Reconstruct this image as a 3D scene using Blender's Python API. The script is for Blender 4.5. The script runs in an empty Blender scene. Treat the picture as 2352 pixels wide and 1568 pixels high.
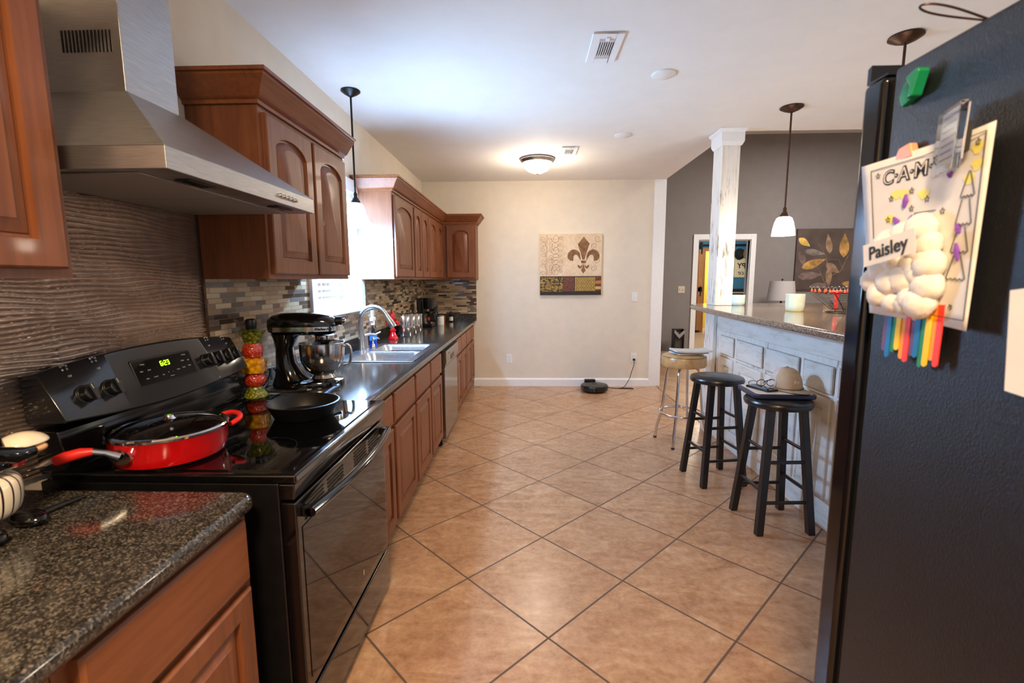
import bpy, bmesh, math, random
from mathutils import Vector, Matrix
import numpy as np
random.seed(7)
PI = math.pi
SC = bpy.context.scene
COL = SC.collection

# ------------------------------------------------------------------ camera, world, light, exposure
FPX, YAW, PIT, ROL, CAMH = 1077.49, math.radians(1.9254), math.radians(7.4848), math.radians(.2817), 1.3763
_f = Vector((-math.sin(YAW)*math.cos(PIT), math.cos(YAW)*math.cos(PIT), -math.sin(PIT)))
_r = Vector((math.cos(YAW), math.sin(YAW), 0)); _d = _f.cross(_r)
_r2 = math.cos(ROL)*_r + math.sin(ROL)*_d; _d2 = -math.sin(ROL)*_r + math.cos(ROL)*_d
cam = bpy.data.cameras.new('camera'); camo = bpy.data.objects.new('camera', cam); COL.objects.link(camo)
camo.matrix_world = Matrix(((_r2.x, -_d2.x, -_f.x, 0), (_r2.y, -_d2.y, -_f.y, 0), (_r2.z, -_d2.z, -_f.z, CAMH), (0, 0, 0, 1)))
cam.sensor_width = 36; cam.lens = 36*FPX/2352; cam.clip_start = .02; cam.clip_end = 100
cam.dof.use_dof = True; cam.dof.focus_distance = 3.6; cam.dof.aperture_fstop = 4.2
SC.camera = camo
W = bpy.data.worlds.new('sky'); SC.world = W; W.use_nodes = True
W.node_tree.nodes['Background'].inputs[0].default_value = (.95, .95, 1, 1)
W.node_tree.nodes['Background'].inputs[1].default_value = .34
SC.view_settings.view_transform = 'Standard'; SC.view_settings.look = 'None'
SC.view_settings.exposure = 0.8; SC.view_settings.gamma = 1; SC.view_settings.use_curve_mapping = False
SC.cycles.use_denoising = True; SC.cycles.max_bounces = 8; SC.cycles.sample_clamp_indirect = 6

def area(name, loc, rot, sx, sy, power, col, spread=180):
    l = bpy.data.lights.new(name, 'AREA'); l.shape = 'RECTANGLE'; l.size = sx; l.size_y = sy; l.energy = power; l.color = col
    l.spread = math.radians(spread)
    o = bpy.data.objects.new(name, l); o.location = loc; o.rotation_euler = rot; COL.objects.link(o); return o
def point(name, loc, power, col, r=.05):
    l = bpy.data.lights.new(name, 'POINT'); l.energy = power; l.color = col; l.shadow_soft_size = r
    o = bpy.data.objects.new(name, l); o.location = loc; COL.objects.link(o); return o
DAY = (.44, .69, 1.0); WARM = (1.0, .84, .66); COOL = (.30, .58, 1.0)
area('daylight_window', (-1.52, 3.25, 1.72), (0, -PI/2, 0), 1.1, 1.0, 125, DAY)
area('added_ceiling_fill', (-.1, -.5, 2.55), (0, 0, 0), .4, .4, 66, (1, .70, .40))  # added warm fill under the ceiling behind the camera, no fixture there
area('added_living_fill', (4.2, 5.6, 3.6), (0, 0, 0), 1.2, 1.2, 90, (1, .95, .90))  # added to brighten the living room, stands for no lamp
point('added_hall_fill', (4.2, 10.3, 2.3), 60, (1, .93, .8), .2)  # point light put in to brighten the blue room, unseen source
point('added_closet_fill', (4.75, 13.0, 2.2), 60, (1, .8, .4), .1)  # added yellow light for the wall behind the opening, no lamp modelled

# ------------------------------------------------------------------ materials
def lin(c):
    return tuple((x/255/12.92 if x/255 <= .04045 else ((x/255+.055)/1.055)**2.4) for x in c) + (1,)
class NT:
    def __init__(s, name):
        s.m = bpy.data.materials.new(name); s.m.use_nodes = True; s.t = s.m.node_tree; s.b = s.t.nodes['Principled BSDF']
    def n(s, typ, **kw):
        nd = s.t.nodes.new(typ)
        for k, v in kw.items():
            if k.startswith('i_'):
                k = k[2:]; nd.inputs[int(k) if k.isdigit() else k.replace('_', ' ')].default_value = v
            else: setattr(nd, k, v)
        return nd
    def l(s, a, b): s.t.links.new(a, b)
    def math(s, op, a, b=None, c=None):
        nd = s.n('ShaderNodeMath', operation=op)
        for i, v in enumerate((a, b, c)):
            if v is None: continue
            if isinstance(v, (int, float)): nd.inputs[i].default_value = v
            else: s.l(v, nd.inputs[i])
        return nd.outputs[0]
    def mix(s, f, a, b, typ='MIX'):
        nd = s.n('ShaderNodeMix', data_type='RGBA', blend_type=typ)
        for i, v in ((0, f), (6, a), (7, b)):
            if isinstance(v, (int, float, tuple)): nd.inputs[i].default_value = v
            else: s.l(v, nd.inputs[i])
        return nd.outputs[2]
    def ramp(s, fac, stops, interp='LINEAR'):
        nd = s.n('ShaderNodeValToRGB'); cr = nd.color_ramp; cr.interpolation = interp
        while len(cr.elements) < len(stops): cr.elements.new(.5)
        for e, (p, c) in zip(cr.elements, stops): e.position = p; e.color = c
        s.l(fac, nd.inputs[0]); return nd.outputs[0]
    def obj(s, scale=(1, 1, 1), rot=(0, 0, 0), loc=(0, 0, 0)):
        tc = s.n('ShaderNodeTexCoord'); mp = s.n('ShaderNodeMapping')
        mp.inputs['Scale'].default_value = scale; mp.inputs['Rotation'].default_value = rot; mp.inputs['Location'].default_value = loc
        s.l(tc.outputs['Object'], mp.inputs[0]); return mp.outputs[0]
    def noise(s, vec, scale, detail=4, rough=.55, dist=0):
        nd = s.n('ShaderNodeTexNoise'); s.l(vec, nd.inputs['Vector'])
        nd.inputs['Scale'].default_value = scale; nd.inputs['Detail'].default_value = detail
        nd.inputs['Roughness'].default_value = rough; nd.inputs['Distortion'].default_value = dist
        return nd.outputs['Fac']
    def bump(s, h, strength=.3, dist=.002):
        nd = s.n('ShaderNodeBump'); nd.inputs['Strength'].default_value = strength; nd.inputs['Distance'].default_value = dist
        s.l(h, nd.inputs['Height']); s.l(nd.outputs[0], s.b.inputs['Normal'])
    def set(s, col=None, rough=.5, metal=0, coat=0, spec=.5):
        if col is not None:
            if isinstance(col, tuple): s.b.inputs['Base Color'].default_value = col
            else: s.l(col, s.b.inputs['Base Color'])
        if isinstance(rough, (int, float)): s.b.inputs['Roughness'].default_value = rough
        else: s.l(rough, s.b.inputs['Roughness'])
        s.b.inputs['Metallic'].default_value = metal; s.b.inputs['Coat Weight'].default_value = coat
        s.b.inputs['Coat Roughness'].default_value = .06; s.b.inputs['Specular IOR Level'].default_value = spec
        return s.m
def simple(name, rgb, rough=.5, metal=0, coat=0, var=.06, scale=30, bump=0, spec=.5):
    t = NT(name); v = t.obj(); f = t.noise(v, scale)
    c = lin(rgb); d = tuple(max(0, x*(1-var*2)) for x in c[:3])+(1,); e = tuple(min(1, x*(1+var*2)) for x in c[:3])+(1,)
    col = t.ramp(f, [(.3, d), (.7, e)])
    if bump: t.bump(f, bump)
    return t.set(col, rough, metal, coat, spec)
def emit(name, rgb, strength, alpha=None):
    t = NT(name); t.set(lin(rgb), .4); t.b.inputs['Emission Color'].default_value = lin(rgb); t.b.inputs['Emission Strength'].default_value = strength
    return t.m
def glass(name, rgb=(255, 255, 255), rough=0., ior=1.45, alpha=None):
    t = NT(name); t.set(lin(rgb), rough); t.b.inputs['Transmission Weight'].default_value = 1; t.b.inputs['IOR'].default_value = ior
    return t.m
def wood(name, dark, mid, light, rough=.36, axis=2, coat=.25, sc=1):
    t = NT(name); s = [14*sc, 14*sc, 14*sc]; s[axis] = 1.1*sc
    f = t.noise(t.obj(tuple(s)), 3.2, 6, .6, .6); g = t.noise(t.obj(), 2.2, 3)
    a = t.ramp(f, [(.25, lin(dark)), (.5, lin(mid)), (.78, lin(light))])
    b = t.mix(.35, a, t.ramp(g, [(.3, lin(dark)), (.7, lin(light))]))
    t.bump(f, .06, .001)
    return t.set(b, rough, 0, coat)
M = {}
M['wood'] = wood('cherry_wood', (90, 47, 23), (122, 69, 37), (142, 86, 50), .46, 2, .05)
M['wood_h'] = wood('cherry_wood_across', (96, 51, 25), (128, 73, 39), (148, 90, 52), .46, 1, .05)
M['wall'] = simple('beige_wall_paint', (228, 217, 199), .75, var=.015, scale=8)
M['grey_wall'] = simple('grey_wall_paint', (134, 127, 123), .8, var=.02, scale=8)
M['ceil'] = simple('white_ceiling_paint', (236, 234, 230), .8, var=.01, scale=6)
M['trim'] = simple('white_gloss_trim', (238, 238, 238), .35, var=.01)
M['plastic_white'] = simple('white_plastic', (235, 235, 232), .35, var=.01)
M['black_gloss'] = simple('black_enamel', (9, 9, 11), .09, coat=.4, var=.1)
M['black_glass'] = simple('black_ceramic_glass', (6, 6, 8), .035, var=.1, spec=.7)
M['black_satin'] = simple('black_satin', (15, 15, 17), .3, var=.1)
M['black_paint'] = simple('black_painted_wood', (17, 18, 22), .32, var=.15, scale=60, coat=.2)
M['black_rubber'] = simple('black_rubber', (18, 18, 18), .6)
M['castiron'] = simple('cast_iron', (24, 24, 26), .42, .4, var=.2, scale=200, bump=.15)
M['chrome'] = simple('chrome', (225, 225, 228), .07, 1, var=.02)
M['nickel'] = simple('brushed_nickel', (190, 190, 192), .24, 1, var=.05, scale=60)
M['mirror_steel'] = simple('polished_steel', (205, 203, 200), .14, 1, var=.03)
M['sink'] = simple('satin_sink_steel', (205, 208, 212), .3, 1, var=.05, scale=50)
t = NT('brushed_stainless'); f = t.noise(t.obj((3, 3, 160)), 6, 3)
M['steel'] = t.set(t.ramp(f, [(.3, lin((160, 160, 162))), (.7, lin((190, 190, 192)))]), .36, .9)
M['dish_steel'] = simple('grey_steel_front', (138, 132, 126), .16, .85, var=.03)
M['bronze'] = simple('oil_rubbed_bronze', (78, 54, 42), .38, .7, var=.15)
M['darkmetal'] = simple('blackened_metal', (45, 44, 44), .35, .8, var=.1)
M['red'] = simple('red_enamel', (186, 14, 18), .12, coat=.6, var=.05)
M['redfig'] = simple('red_glazed_ceramic', (206, 10, 20), .12, coat=.6, var=.05)
M['redsil'] = simple('red_silicone', (214, 36, 30), .4, var=.04)
M['cream'] = simple('cream_ceramic', (228, 218, 196), .18, coat=.4, var=.03)
M['peach'] = simple('skin_tone_glaze', (220, 170, 120), .2, coat=.4, var=.03)
M['paper'] = simple('white_paper', (218, 214, 208), .8, var=.02)
M['tan_vinyl'] = simple('tan_vinyl', (192, 152, 98), .3, var=.1, scale=18, coat=.15, bump=.05)
M['ink'] = simple('black_ink', (20, 18, 18), .7)
M['grout'] = simple('grout', (120, 108, 95), .9)
t = NT('window_glass'); tr_ = t.n('ShaderNodeBsdfTransparent'); gs_ = t.n('ShaderNodeBsdfGlossy'); gs_.inputs['Roughness'].default_value = .02
mxs = t.n('ShaderNodeMixShader'); mxs.inputs[0].default_value = .06; t.l(tr_.outputs[0], mxs.inputs[1]); t.l(gs_.outputs[0], mxs.inputs[2])
t.l(mxs.outputs[0], t.t.nodes['Material Output'].inputs['Surface']); M['window_glass'] = t.m
M['shade'] = emit('lit_frosted_glass', (255, 240, 222), 13)
M['shade_cool'] = emit('lit_white_glass', (180, 214, 255), 15)
M['glass'] = glass('clear_glass'); M['frost'] = glass('milk_green_glass', (205, 235, 225), .25, 1.3)
M['outside'] = emit('bright_outdoors', (225, 238, 255), 1)
# granite
def granite(name, stops, rough):
    t = NT(name); v = t.obj()
    vo = t.n('ShaderNodeTexVoronoi', feature='F1'); vo.inputs['Scale'].default_value = 300; t.l(v, vo.inputs['Vector'])
    sep = t.n('ShaderNodeSeparateColor'); t.l(vo.outputs['Color'], sep.inputs[0])
    f = t.math('ADD', t.math('MULTIPLY', sep.outputs[0], .75), t.math('MULTIPLY', t.noise(v, 60, 3), .35))
    return t.set(t.ramp(f, stops), rough, 0, .2)
M['granite'] = granite('dark_granite', [(.2, lin((20, 19, 19))), (.5, lin((44, 42, 40))), (.72, lin((70, 65, 60))), (.92, lin((112, 106, 98)))], .13)
M['bar_granite'] = granite('brown_granite', [(.2, lin((56, 47, 42))), (.5, lin((100, 84, 74))), (.72, lin((132, 114, 100))), (.92, lin((176, 158, 142)))], .12)
# floor tile
TS, TANG, TOX, TOY = .5067, math.radians(45.171), .0798, 1.6557
t = NT('floor_tile'); tc = t.n('ShaderNodeTexCoord'); sx = t.n('ShaderNodeSeparateXYZ'); t.l(tc.outputs['Object'], sx.inputs[0])
x = t.math('SUBTRACT', sx.outputs[0], TOX); y = t.math('SUBTRACT', sx.outputs[1], TOY)
ca, sa = math.cos(TANG)/TS, math.sin(TANG)/TS
u = t.math('ADD', t.math('MULTIPLY', x, ca), t.math('MULTIPLY', y, sa)); v = t.math('ADD', t.math('MULTIPLY', x, -sa), t.math('MULTIPLY', y, ca))
fu, fv = t.math('FRACT', u), t.math('FRACT', v)
du = t.math('MINIMUM', fu, t.math('SUBTRACT', 1, fu)); dv = t.math('MINIMUM', fv, t.math('SUBTRACT', 1, fv))
dm = t.math('MINIMUM', du, dv); isg = t.math('LESS_THAN', dm, .0085)
cv = t.n('ShaderNodeCombineXYZ'); t.l(t.math('FLOOR', u), cv.inputs[0]); t.l(t.math('FLOOR', v), cv.inputs[1])
wn = t.n('ShaderNodeTexWhiteNoise', noise_dimensions='3D'); t.l(cv.outputs[0], wn.inputs[0])
off = t.n('ShaderNodeVectorMath', operation='MULTIPLY_ADD'); t.l(wn.outputs['Color'], off.inputs[0]); off.inputs[1].default_value = (30, 30, 30)
t.l(tc.outputs['Object'], off.inputs[2])
mp = t.n('ShaderNodeMapping'); mp.inputs['Scale'].default_value = (1, 2.2, 1); mp.inputs['Rotation'].default_value = (0, 0, .5); t.l(off.outputs[0], mp.inputs[0])
n1 = t.noise(mp.outputs[0], 3.6, 9, .68, 1.6); n2 = t.noise(off.outputs[0], 30, 10, .72)
c1 = t.ramp(n1, [(.25, lin((116, 74, 42))), (.42, lin((164, 116, 76))), (.57, lin((190, 145, 104))), (.73, lin((216, 180, 144)))])
c2 = t.mix(.48, c1, t.ramp(n2, [(.3, lin((132, 92, 66))), (.7, lin((198, 166, 136)))]))
c3 = t.mix(t.math('MULTIPLY', wn.outputs['Value'], .16), c2, lin((150, 118, 92)))
c4 = t.mix(isg, c3, lin((92, 72, 58)))
t.bump(t.math('SUBTRACT', n2, t.math('MULTIPLY', isg, 1.2)), .12, .002)
M['tile'] = t.set(c4, t.math('ADD', .26, t.math('MULTIPLY', isg, .5)), 0, 0)
# living wood floor + carpet
t = NT('oak_planks'); br = t.n('ShaderNodeTexBrick'); br.offset = .4
br.inputs['Scale'].default_value = 1; br.inputs['Brick Width'].default_value = 1.2; br.inputs['Row Height'].default_value = .13; br.inputs['Mortar Size'].default_value = .002
br.inputs['Color1'].default_value = lin((150, 112, 78)); br.inputs['Color2'].default_value = lin((182, 146, 108)); br.inputs['Mortar'].default_value = lin((90, 64, 44))
t.l(t.obj(rot=(0, 0, PI/4)), br.inputs['Vector']); g = t.noise(t.obj((3, 30, 3), rot=(0, 0, PI/4)), 3, 5)
M['oak'] = t.set(t.mix(.4, br.outputs['Color'], t.ramp(g, [(.3, lin((138, 100, 68))), (.7, lin((190, 152, 116)))])), .4)
M['carpet'] = simple('beige_carpet', (176, 146, 116), .95, var=.12, scale=200, bump=.4)
# mosaic
def mosaic(name, ax):
    t = NT(name); tc = t.n('ShaderNodeTexCoord'); s = t.n('ShaderNodeSeparateXYZ'); t.l(tc.outputs['Object'], s.inputs[0])
    hz, vt = s.outputs[ax], s.outputs[2]; RH = .0225
    r = t.math('DIVIDE', vt, RH); row = t.math('FLOOR', r); fr = t.math('FRACT', r)
    def strip(rowv, wdt):
        w = t.math('ADD', t.math('DIVIDE', hz, wdt), t.math('MULTIPLY', rowv, 17.37))
        vo = t.n('ShaderNodeTexVoronoi', voronoi_dimensions='1D', feature='F1'); vo.inputs['Scale'].default_value = 1; vo.inputs['Randomness'].default_value = .75; t.l(w, vo.inputs['W'])
        ve = t.n('ShaderNodeTexVoronoi', voronoi_dimensions='1D', feature='DISTANCE_TO_EDGE'); ve.inputs['Scale'].default_value = 1; ve.inputs['Randomness'].default_value = .75; t.l(w, ve.inputs['W'])
        sc = t.n('ShaderNodeSeparateColor'); t.l(vo.outputs['Color'], sc.inputs[0]); return sc, ve.outputs[0]
    sc, ed = strip(row, .10)
    g1 = t.math('LESS_THAN', ed, .016); g2 = t.math('LESS_THAN', t.math('MINIMUM', fr, t.math('SUBTRACT', 1, fr)), .055)
    gr = t.math('MAXIMUM', g1, g2)
    c = t.ramp(sc.outputs[0], [(0, lin((188, 166, 132))), (.22, lin((170, 144, 110))), (.42, lin((150, 124, 96))), (.56, lin((98, 84, 72))), (.7, lin((74, 60, 52))), (.82, lin((204, 186, 156))), (.92, lin((112, 104, 96)))], 'CONSTANT')
    c = t.mix(.25, c, t.ramp(t.noise(t.obj(), 90, 4), [(.3, lin((90, 76, 64))), (.7, lin((196, 176, 146)))]), 'SOFT_LIGHT')
    c = t.mix(gr, c, lin((128, 112, 92)))
    t.bump(t.math('ADD', t.math('SUBTRACT', 1, gr), t.math('MULTIPLY', sc.outputs[1], .6)), .5, .004)
    return t.set(c, t.ramp(sc.outputs[0], [(0, (.45,)*3+(1,)), (.6, (.12,)*3+(1,)), (.82, (.45,)*3+(1,))], 'CONSTANT'), 0)
M['mosaic'] = mosaic('strip_mosaic', 1); M['mosaic_x'] = mosaic('strip_mosaic_end', 0)
M['wave'] = simple('bronze_wave_ceramic', (190, 172, 158), .23, .75, var=.05, coat=.1)
# distressed white paint
t = NT('distressed_white_paint'); f = t.noise(t.obj((22, 22, 1.6)), 2.6, 9, .72); g = t.noise(t.obj(), 3, 4)
k = t.math('ADD', f, t.math('MULTIPLY', t.math('SUBTRACT', g, .5), .55))
M['distress'] = t.set(t.ramp(k, [(.27, lin((46, 40, 36))), (.37, lin((150, 140, 132))), (.42, lin((226, 222, 214))), (.8, lin((240, 237, 230)))]), .55)
t = NT('worn_white_panel'); f = t.noise(t.obj((1.5, 2, 9)), 2.6, 9, .7)
M['panel'] = t.set(t.ramp(f, [(.22, lin((130, 104, 78))), (.34, lin((206, 196, 182))), (.48, lin((226, 222, 214))), (.8, lin((236, 233, 226)))]), .5)
M['dark_edge'] = simple('dark_brown_wood', (96, 74, 60), .6, var=.25)
# fridge pebble
t = NT('pebbled_black'); f = t.noise(t.obj((1, 1.5, .9)), 270, 3, .65)
t.bump(f, .8, .002); M['fridge'] = t.set(lin((13, 15, 20)), .30, 0, 0, .6)
M['fridge_door'] = simple('smooth_black_door', (12, 13, 18), .1, var=.05)
def gl(rgb, name, r=.35): M[name] = simple(name, rgb, r, var=.04); return M[name]

# ------------------------------------------------------------------ mesh builder
class MB:
    def __init__(s): s.v = []; s.f = []
    def add(s, vs, fs):
        o = len(s.v); s.v += [tuple(p) for p in vs]; s.f += [tuple(i+o for i in f) for f in fs]; return s
    def box(s, x0, x1, y0, y1, z0, z1):
        return s.add([(x, y, z) for x in (x0, x1) for y in (y0, y1) for z in (z0, z1)],
                     [(0, 1, 3, 2), (4, 6, 7, 5), (0, 4, 5, 1), (2, 3, 7, 6), (0, 2, 6, 4), (1, 5, 7, 3)])
    def prism(s, pts, ax, a, b):
        n = len(pts)
        def P(p, h): return (h, p[0], p[1]) if ax == 'x' else (p[0], h, p[1]) if ax == 'y' else (p[0], p[1], h)
        return s.add([P(p, a) for p in pts]+[P(p, b) for p in pts], [tuple(range(n)), tuple(range(2*n-1, n-1, -1))]+[(i, (i+1) % n, n+(i+1) % n, n+i) for i in range(n)])
    def loops(s, L, cap0=True, cap1=True, closed=True):
        n = len(L[0]); vs = [p for l in L for p in l]; fs = []
        for k in range(len(L)-1):
            for i in range(n if closed else n-1):
                j = (i+1) % n; fs.append((k*n+i, k*n+j, (k+1)*n+j, (k+1)*n+i))
        if cap0: fs.append(tuple(range(n-1, -1, -1)))
        if cap1: fs.append(tuple((len(L)-1)*n+i for i in range(n)))
        return s.add(vs, fs)
    def lathe(s, prof, c=(0, 0, 0), n=32, cap0=True, cap1=True, mat=None):
        L = []
        for r, z in prof:
            ring = [Vector((r*math.cos(2*PI*i/n), r*math.sin(2*PI*i/n), z)) for i in range(n)]
            if mat: ring = [mat @ p for p in ring]
            L.append([p+Vector(c) for p in ring])
        return s.loops(L, cap0 and prof[0][0] > 1e-6 or cap0, cap1)
    def tube(s, pts, r, n=8, closed=False):
        pts = [Vector(p) for p in pts]; L = []; up = None
        m = len(pts)
        for i, p in enumerate(pts):
            a = pts[(i-1) % m] if (i > 0 or closed) else p; b = pts[(i+1) % m] if (i < m-1 or closed) else p
            d = (b-a).normalized() if (b-a).length > 1e-9 else Vector((0, 0, 1))
            if up is None: up = d.orthogonal().normalized()
            up = (up-d*up.dot(d)); up = up.normalized() if up.length > 1e-6 else d.orthogonal().normalized()
            w = d.cross(up); rr = r[i] if isinstance(r, (list, tuple)) else r
            L.append([p+(up*math.cos(2*PI*k/n)+w*math.sin(2*PI*k/n))*rr for k in range(n)])
        if closed: L.append(L[0]); return s.loops(L, False, False)
        return s.loops(L)
    def sphere(s, c, r, nu=16, nv=10):
        if not isinstance(r, (tuple, list)): r = (r, r, r)
        L = []
        for j in range(nv+1):
            a = PI*j/nv; a = min(max(a, .02), PI-.02)
            L.append([(c[0]+r[0]*math.sin(a)*math.cos(2*PI*i/nu), c[1]+r[1]*math.sin(a)*math.sin(2*PI*i/nu), c[2]-r[2]*math.cos(a)) for i in range(nu)])
        return s.loops(L)
    def xf(s, m): s.v = [tuple(m @ Vector(p)) for p in s.v]; return s
    def grid(s, fn, nu, nv):
        vs = [fn(i/nu, j/nv) for j in range(nv+1) for i in range(nu+1)]
        return s.add(vs, [(j*(nu+1)+i, j*(nu+1)+i+1, (j+1)*(nu+1)+i+1, (j+1)*(nu+1)+i) for j in range(nv) for i in range(nu)])
def sm(pts, k=6, closed=False):
    P = [Vector(p) for p in pts]; out = []; n = len(P)
    for i in range(n-1):
        p0, p1, p2, p3 = P[max(0, i-1)], P[i], P[i+1], P[min(n-1, i+2)]
        for q in range(k):
            t = q/k; out.append(.5*((2*p1)+(p2-p0)*t+(2*p0-5*p1+4*p2-p3)*t*t+(3*p1-p0-3*p2+p3)*t**3))
    return out+[P[-1]]
def subsurf(o, lv=2):
    m = o.modifiers.new('smooth', 'SUBSURF'); m.levels = lv; m.render_levels = lv; return o
def rootloc(o):
    while o.parent: o = o.parent
    return Vector(o.location)
def make(name, mb, mat, parent=None, world=True, bevel=0, seg=2, smooth=True, angle=38, label=None, recalc=True):
    """one mesh object; world=True: coordinates are the room's and are shifted to the thing's base"""
    off = rootloc(parent) if (parent and world) else Vector((0, 0, 0))
    me = bpy.data.meshes.new(name); me.from_pydata([tuple(Vector(p)-off) for p in mb.v], [], mb.f)
    bm = bmesh.new(); bm.from_mesh(me)
    bmesh.ops.remove_doubles(bm, verts=bm.verts, dist=1e-6)
    if recalc: bmesh.ops.recalc_face_normals(bm, faces=bm.faces)
    if smooth:
        for f in bm.faces: f.smooth = True
        ca = math.radians(angle)
        for e in bm.edges:
            if len(e.link_faces) == 2 and e.calc_face_angle(0) > ca: e.smooth = False
    bm.to_mesh(me); bm.free()
    me.materials.append(M[mat] if isinstance(mat, str) else mat)
    o = bpy.data.objects.new(name, me); COL.objects.link(o)
    if parent: o.parent = parent
    if bevel:
        b = o.modifiers.new('bevel', 'BEVEL'); b.width = bevel; b.segments = seg; b.limit_method = 'ANGLE'; b.angle_limit = math.radians(35); b.harden_normals = True
    if label: o['label'] = label
    return o
def thing(name, label, cat, loc=(0, 0, 0), rz=0, group=None):
    o = bpy.data.objects.new(name, None); o.empty_display_size = .05; COL.objects.link(o); o.location = loc; o.rotation_euler = (0, 0, rz)
    o['label'] = label; o['category'] = cat
    if group: o['group'] = group
    return o
def tag(o, label, cat, group=None):
    o['label'] = label; o['category'] = cat
    if group: o['group'] = group
    return o
def single(name, label, cat, mb, mat, group=None, **kw):
    """a thing that is one mesh: origin moved to its base centre"""
    vs = mb.v; c = Vector(((min(p[0] for p in vs)+max(p[0] for p in vs))/2, (min(p[1] for p in vs)+max(p[1] for p in vs))/2, min(p[2] for p in vs)))
    mb.v = [tuple(Vector(p)-c) for p in vs]; o = make(name, mb, mat, **kw); o.location = c
    return tag(o, label, cat, group)
def struct(name, mb, mat, label=None, **kw):
    o = make(name, mb, mat, **kw); o['kind'] = 'structure'
    if label: o['label'] = label
    return o
def dup(root, loc, rz=0, label=None, group=None):
    r = root.copy(); COL.objects.link(r); r.location = loc; r.rotation_euler = (0, 0, rz)
    if label: r['label'] = label
    if group: r['group'] = group
    for ch in list(root.children):
        c = ch.copy(); COL.objects.link(c); c.parent = r
        for g in ch.children:
            d = g.copy(); COL.objects.link(d); d.parent = c
    return r
def text_mb(txt, size, depth=.0006, mat=None, bold=0, shear=0, align='CENTER'):
    cu = bpy.data.curves.new('t', 'FONT'); cu.body = txt; cu.size = size; cu.extrude = depth; cu.offset = bold; cu.shear = shear
    cu.align_x = align; cu.align_y = 'CENTER'; cu.resolution_u = 3
    ob = bpy.data.objects.new('t', cu); COL.objects.link(ob)
    dg = bpy.context.evaluated_depsgraph_get(); me = ob.evaluated_get(dg).to_mesh()
    mb = MB().add([tuple(v.co) for v in me.vertices], [tuple(p.vertices) for p in me.polygons])
    ob.evaluated_get(dg).to_mesh_clear(); bpy.data.objects.remove(ob); bpy.data.curves.remove(cu)
    if mat: mb.xf(mat)
    return mb
def frame(o, ux, uy):
    """matrix: local x->ux, y->uy, z->cross, origin o"""
    ux = Vector(ux).normalized(); uy = Vector(uy).normalized(); uz = ux.cross(uy).normalized()
    return Matrix(((ux.x, uy.x, uz.x, o[0]), (ux.y, uy.y, uz.y, o[1]), (ux.z, uy.z, uz.z, o[2]), (0, 0, 0, 1)))
def arc(c, r, a0, a1, n): return [(c[0]+r*math.cos(a0+(a1-a0)*i/n), c[1]+r*math.sin(a0+(a1-a0)*i/n)) for i in range(n+1)]
def rrect(x0, x1, y0, y1, r, n=5):
    return arc((x1-r, y1-r), r, 0, PI/2, n)+arc((x0+r, y1-r), r, PI/2, PI, n)+arc((x0+r, y0+r), r, PI, 1.5*PI, n)+arc((x1-r, y0+r), r, 1.5*PI, 2*PI, n)

# ------------------------------------------------------------------ room shell
XW, YF, ZC, CH = -1.32, 6.017, .855, 2.59
YB = -1.6
struct('floor', MB().box(-1.45, 1.70, YB, YF+.1, -.1, 0), 'tile')
struct('floor.001', MB().box(1.70, 6.2, .9, 8.2, -.1, -.002), 'oak')
struct('floor.002', MB().box(2.0, 7.0, 8.2, 13.9, -.1, -.003), 'carpet')
struct('trim_1', MB().prism([(1.66, .0), (1.665, .01), (1.725, .01), (1.735, -.002)], 'y', 4.3, YF), 'oak', 'wooden threshold strip between tile and plank floor')
wl = MB()
wl.box(-1.45, XW, YB, 2.83, 0, CH).box(-1.45, XW, 3.67, YF+.1, 0, CH).box(-1.45, XW, 2.83, 3.67, 0, 1.18).box(-1.45, XW, 2.83, 3.67, 2.04, CH)
struct('wall_left', wl, 'wall', smooth=False)
struct('wall_far', MB().box(-1.45, 1.56, YF, YF+.14, 0, CH), 'wall', smooth=False)
struct('trim_2', MB().box(1.56, 1.705, YF-.012, YF+.155, 0, CH), 'trim', 'white cased end of the far wall', bevel=.004)
# kitchen ceiling: over the kitchen and over the bar, ends at the opening to the living room
ce = MB().box(-1.45, 1.70, YB, YF+.14, CH, CH+.12).box(1.70, 6.2, YB, 4.15, CH, CH+.12)
struct('ceiling', ce, 'ceil', smooth=False)
struct('ceiling.001', MB().box(1.6, 6.3, 4.0, 8.4, 3.72, 3.82), 'ceil', smooth=False)
struct('wall_living_header', MB().box(1.58, 1.70, 4.15, YF+.14, CH+.12, 3.72).box(1.58, 6.2, 4.03, 4.15, CH+.12, 3.72), 'grey_wall', smooth=False)
wg = MB().box(1.56, 2.87, 8.18, 8.3, 0, 3.72).box(3.76, 6.3, 8.18, 8.3, 0, 3.72).box(2.87, 3.76, 8.18, 8.3, 2.03, 3.72)
struct('wall_living', wg, 'grey_wall', smooth=False)
struct('wall_living_left', MB().box(1.56, 1.70, YF+.155, 8.18, 0, 3.72), 'grey_wall', smooth=False)
struct('wall_living_right', MB().box(6.2, 6.3, 2.6, 8.3, 0, 3.72), 'grey_wall', smooth=False)
bb = [(YF-.018, .0), (YF-.018, .085), (YF-.012, .098), (YF-.006, .104), (YF, .104), (YF, 0)]
struct('baseboard_far', MB().prism(bb, 'x', -.70, 1.56), 'trim', smooth=False)
struct('baseboard_living', MB().box(1.70, 2.80, 8.155, 8.18, 0, .13).box(3.85, 6.2, 8.155, 8.18, 0, .13), 'trim', bevel=.004)
d = MB().box(2.80, 2.885, 8.155, 8.18, 0, 2.12).box(3.755, 3.84, 8.155, 8.18, 0, 2.12).box(2.885, 3.755, 8.155, 8.18, 2.03, 2.12)
d.box(2.87, 2.885, 8.18, 8.31, 0, 2.03).box(3.745, 3.76, 8.18, 8.31, 0, 2.03).box(2.885, 3.745, 8.18, 8.31, 2.015, 2.03)
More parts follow.
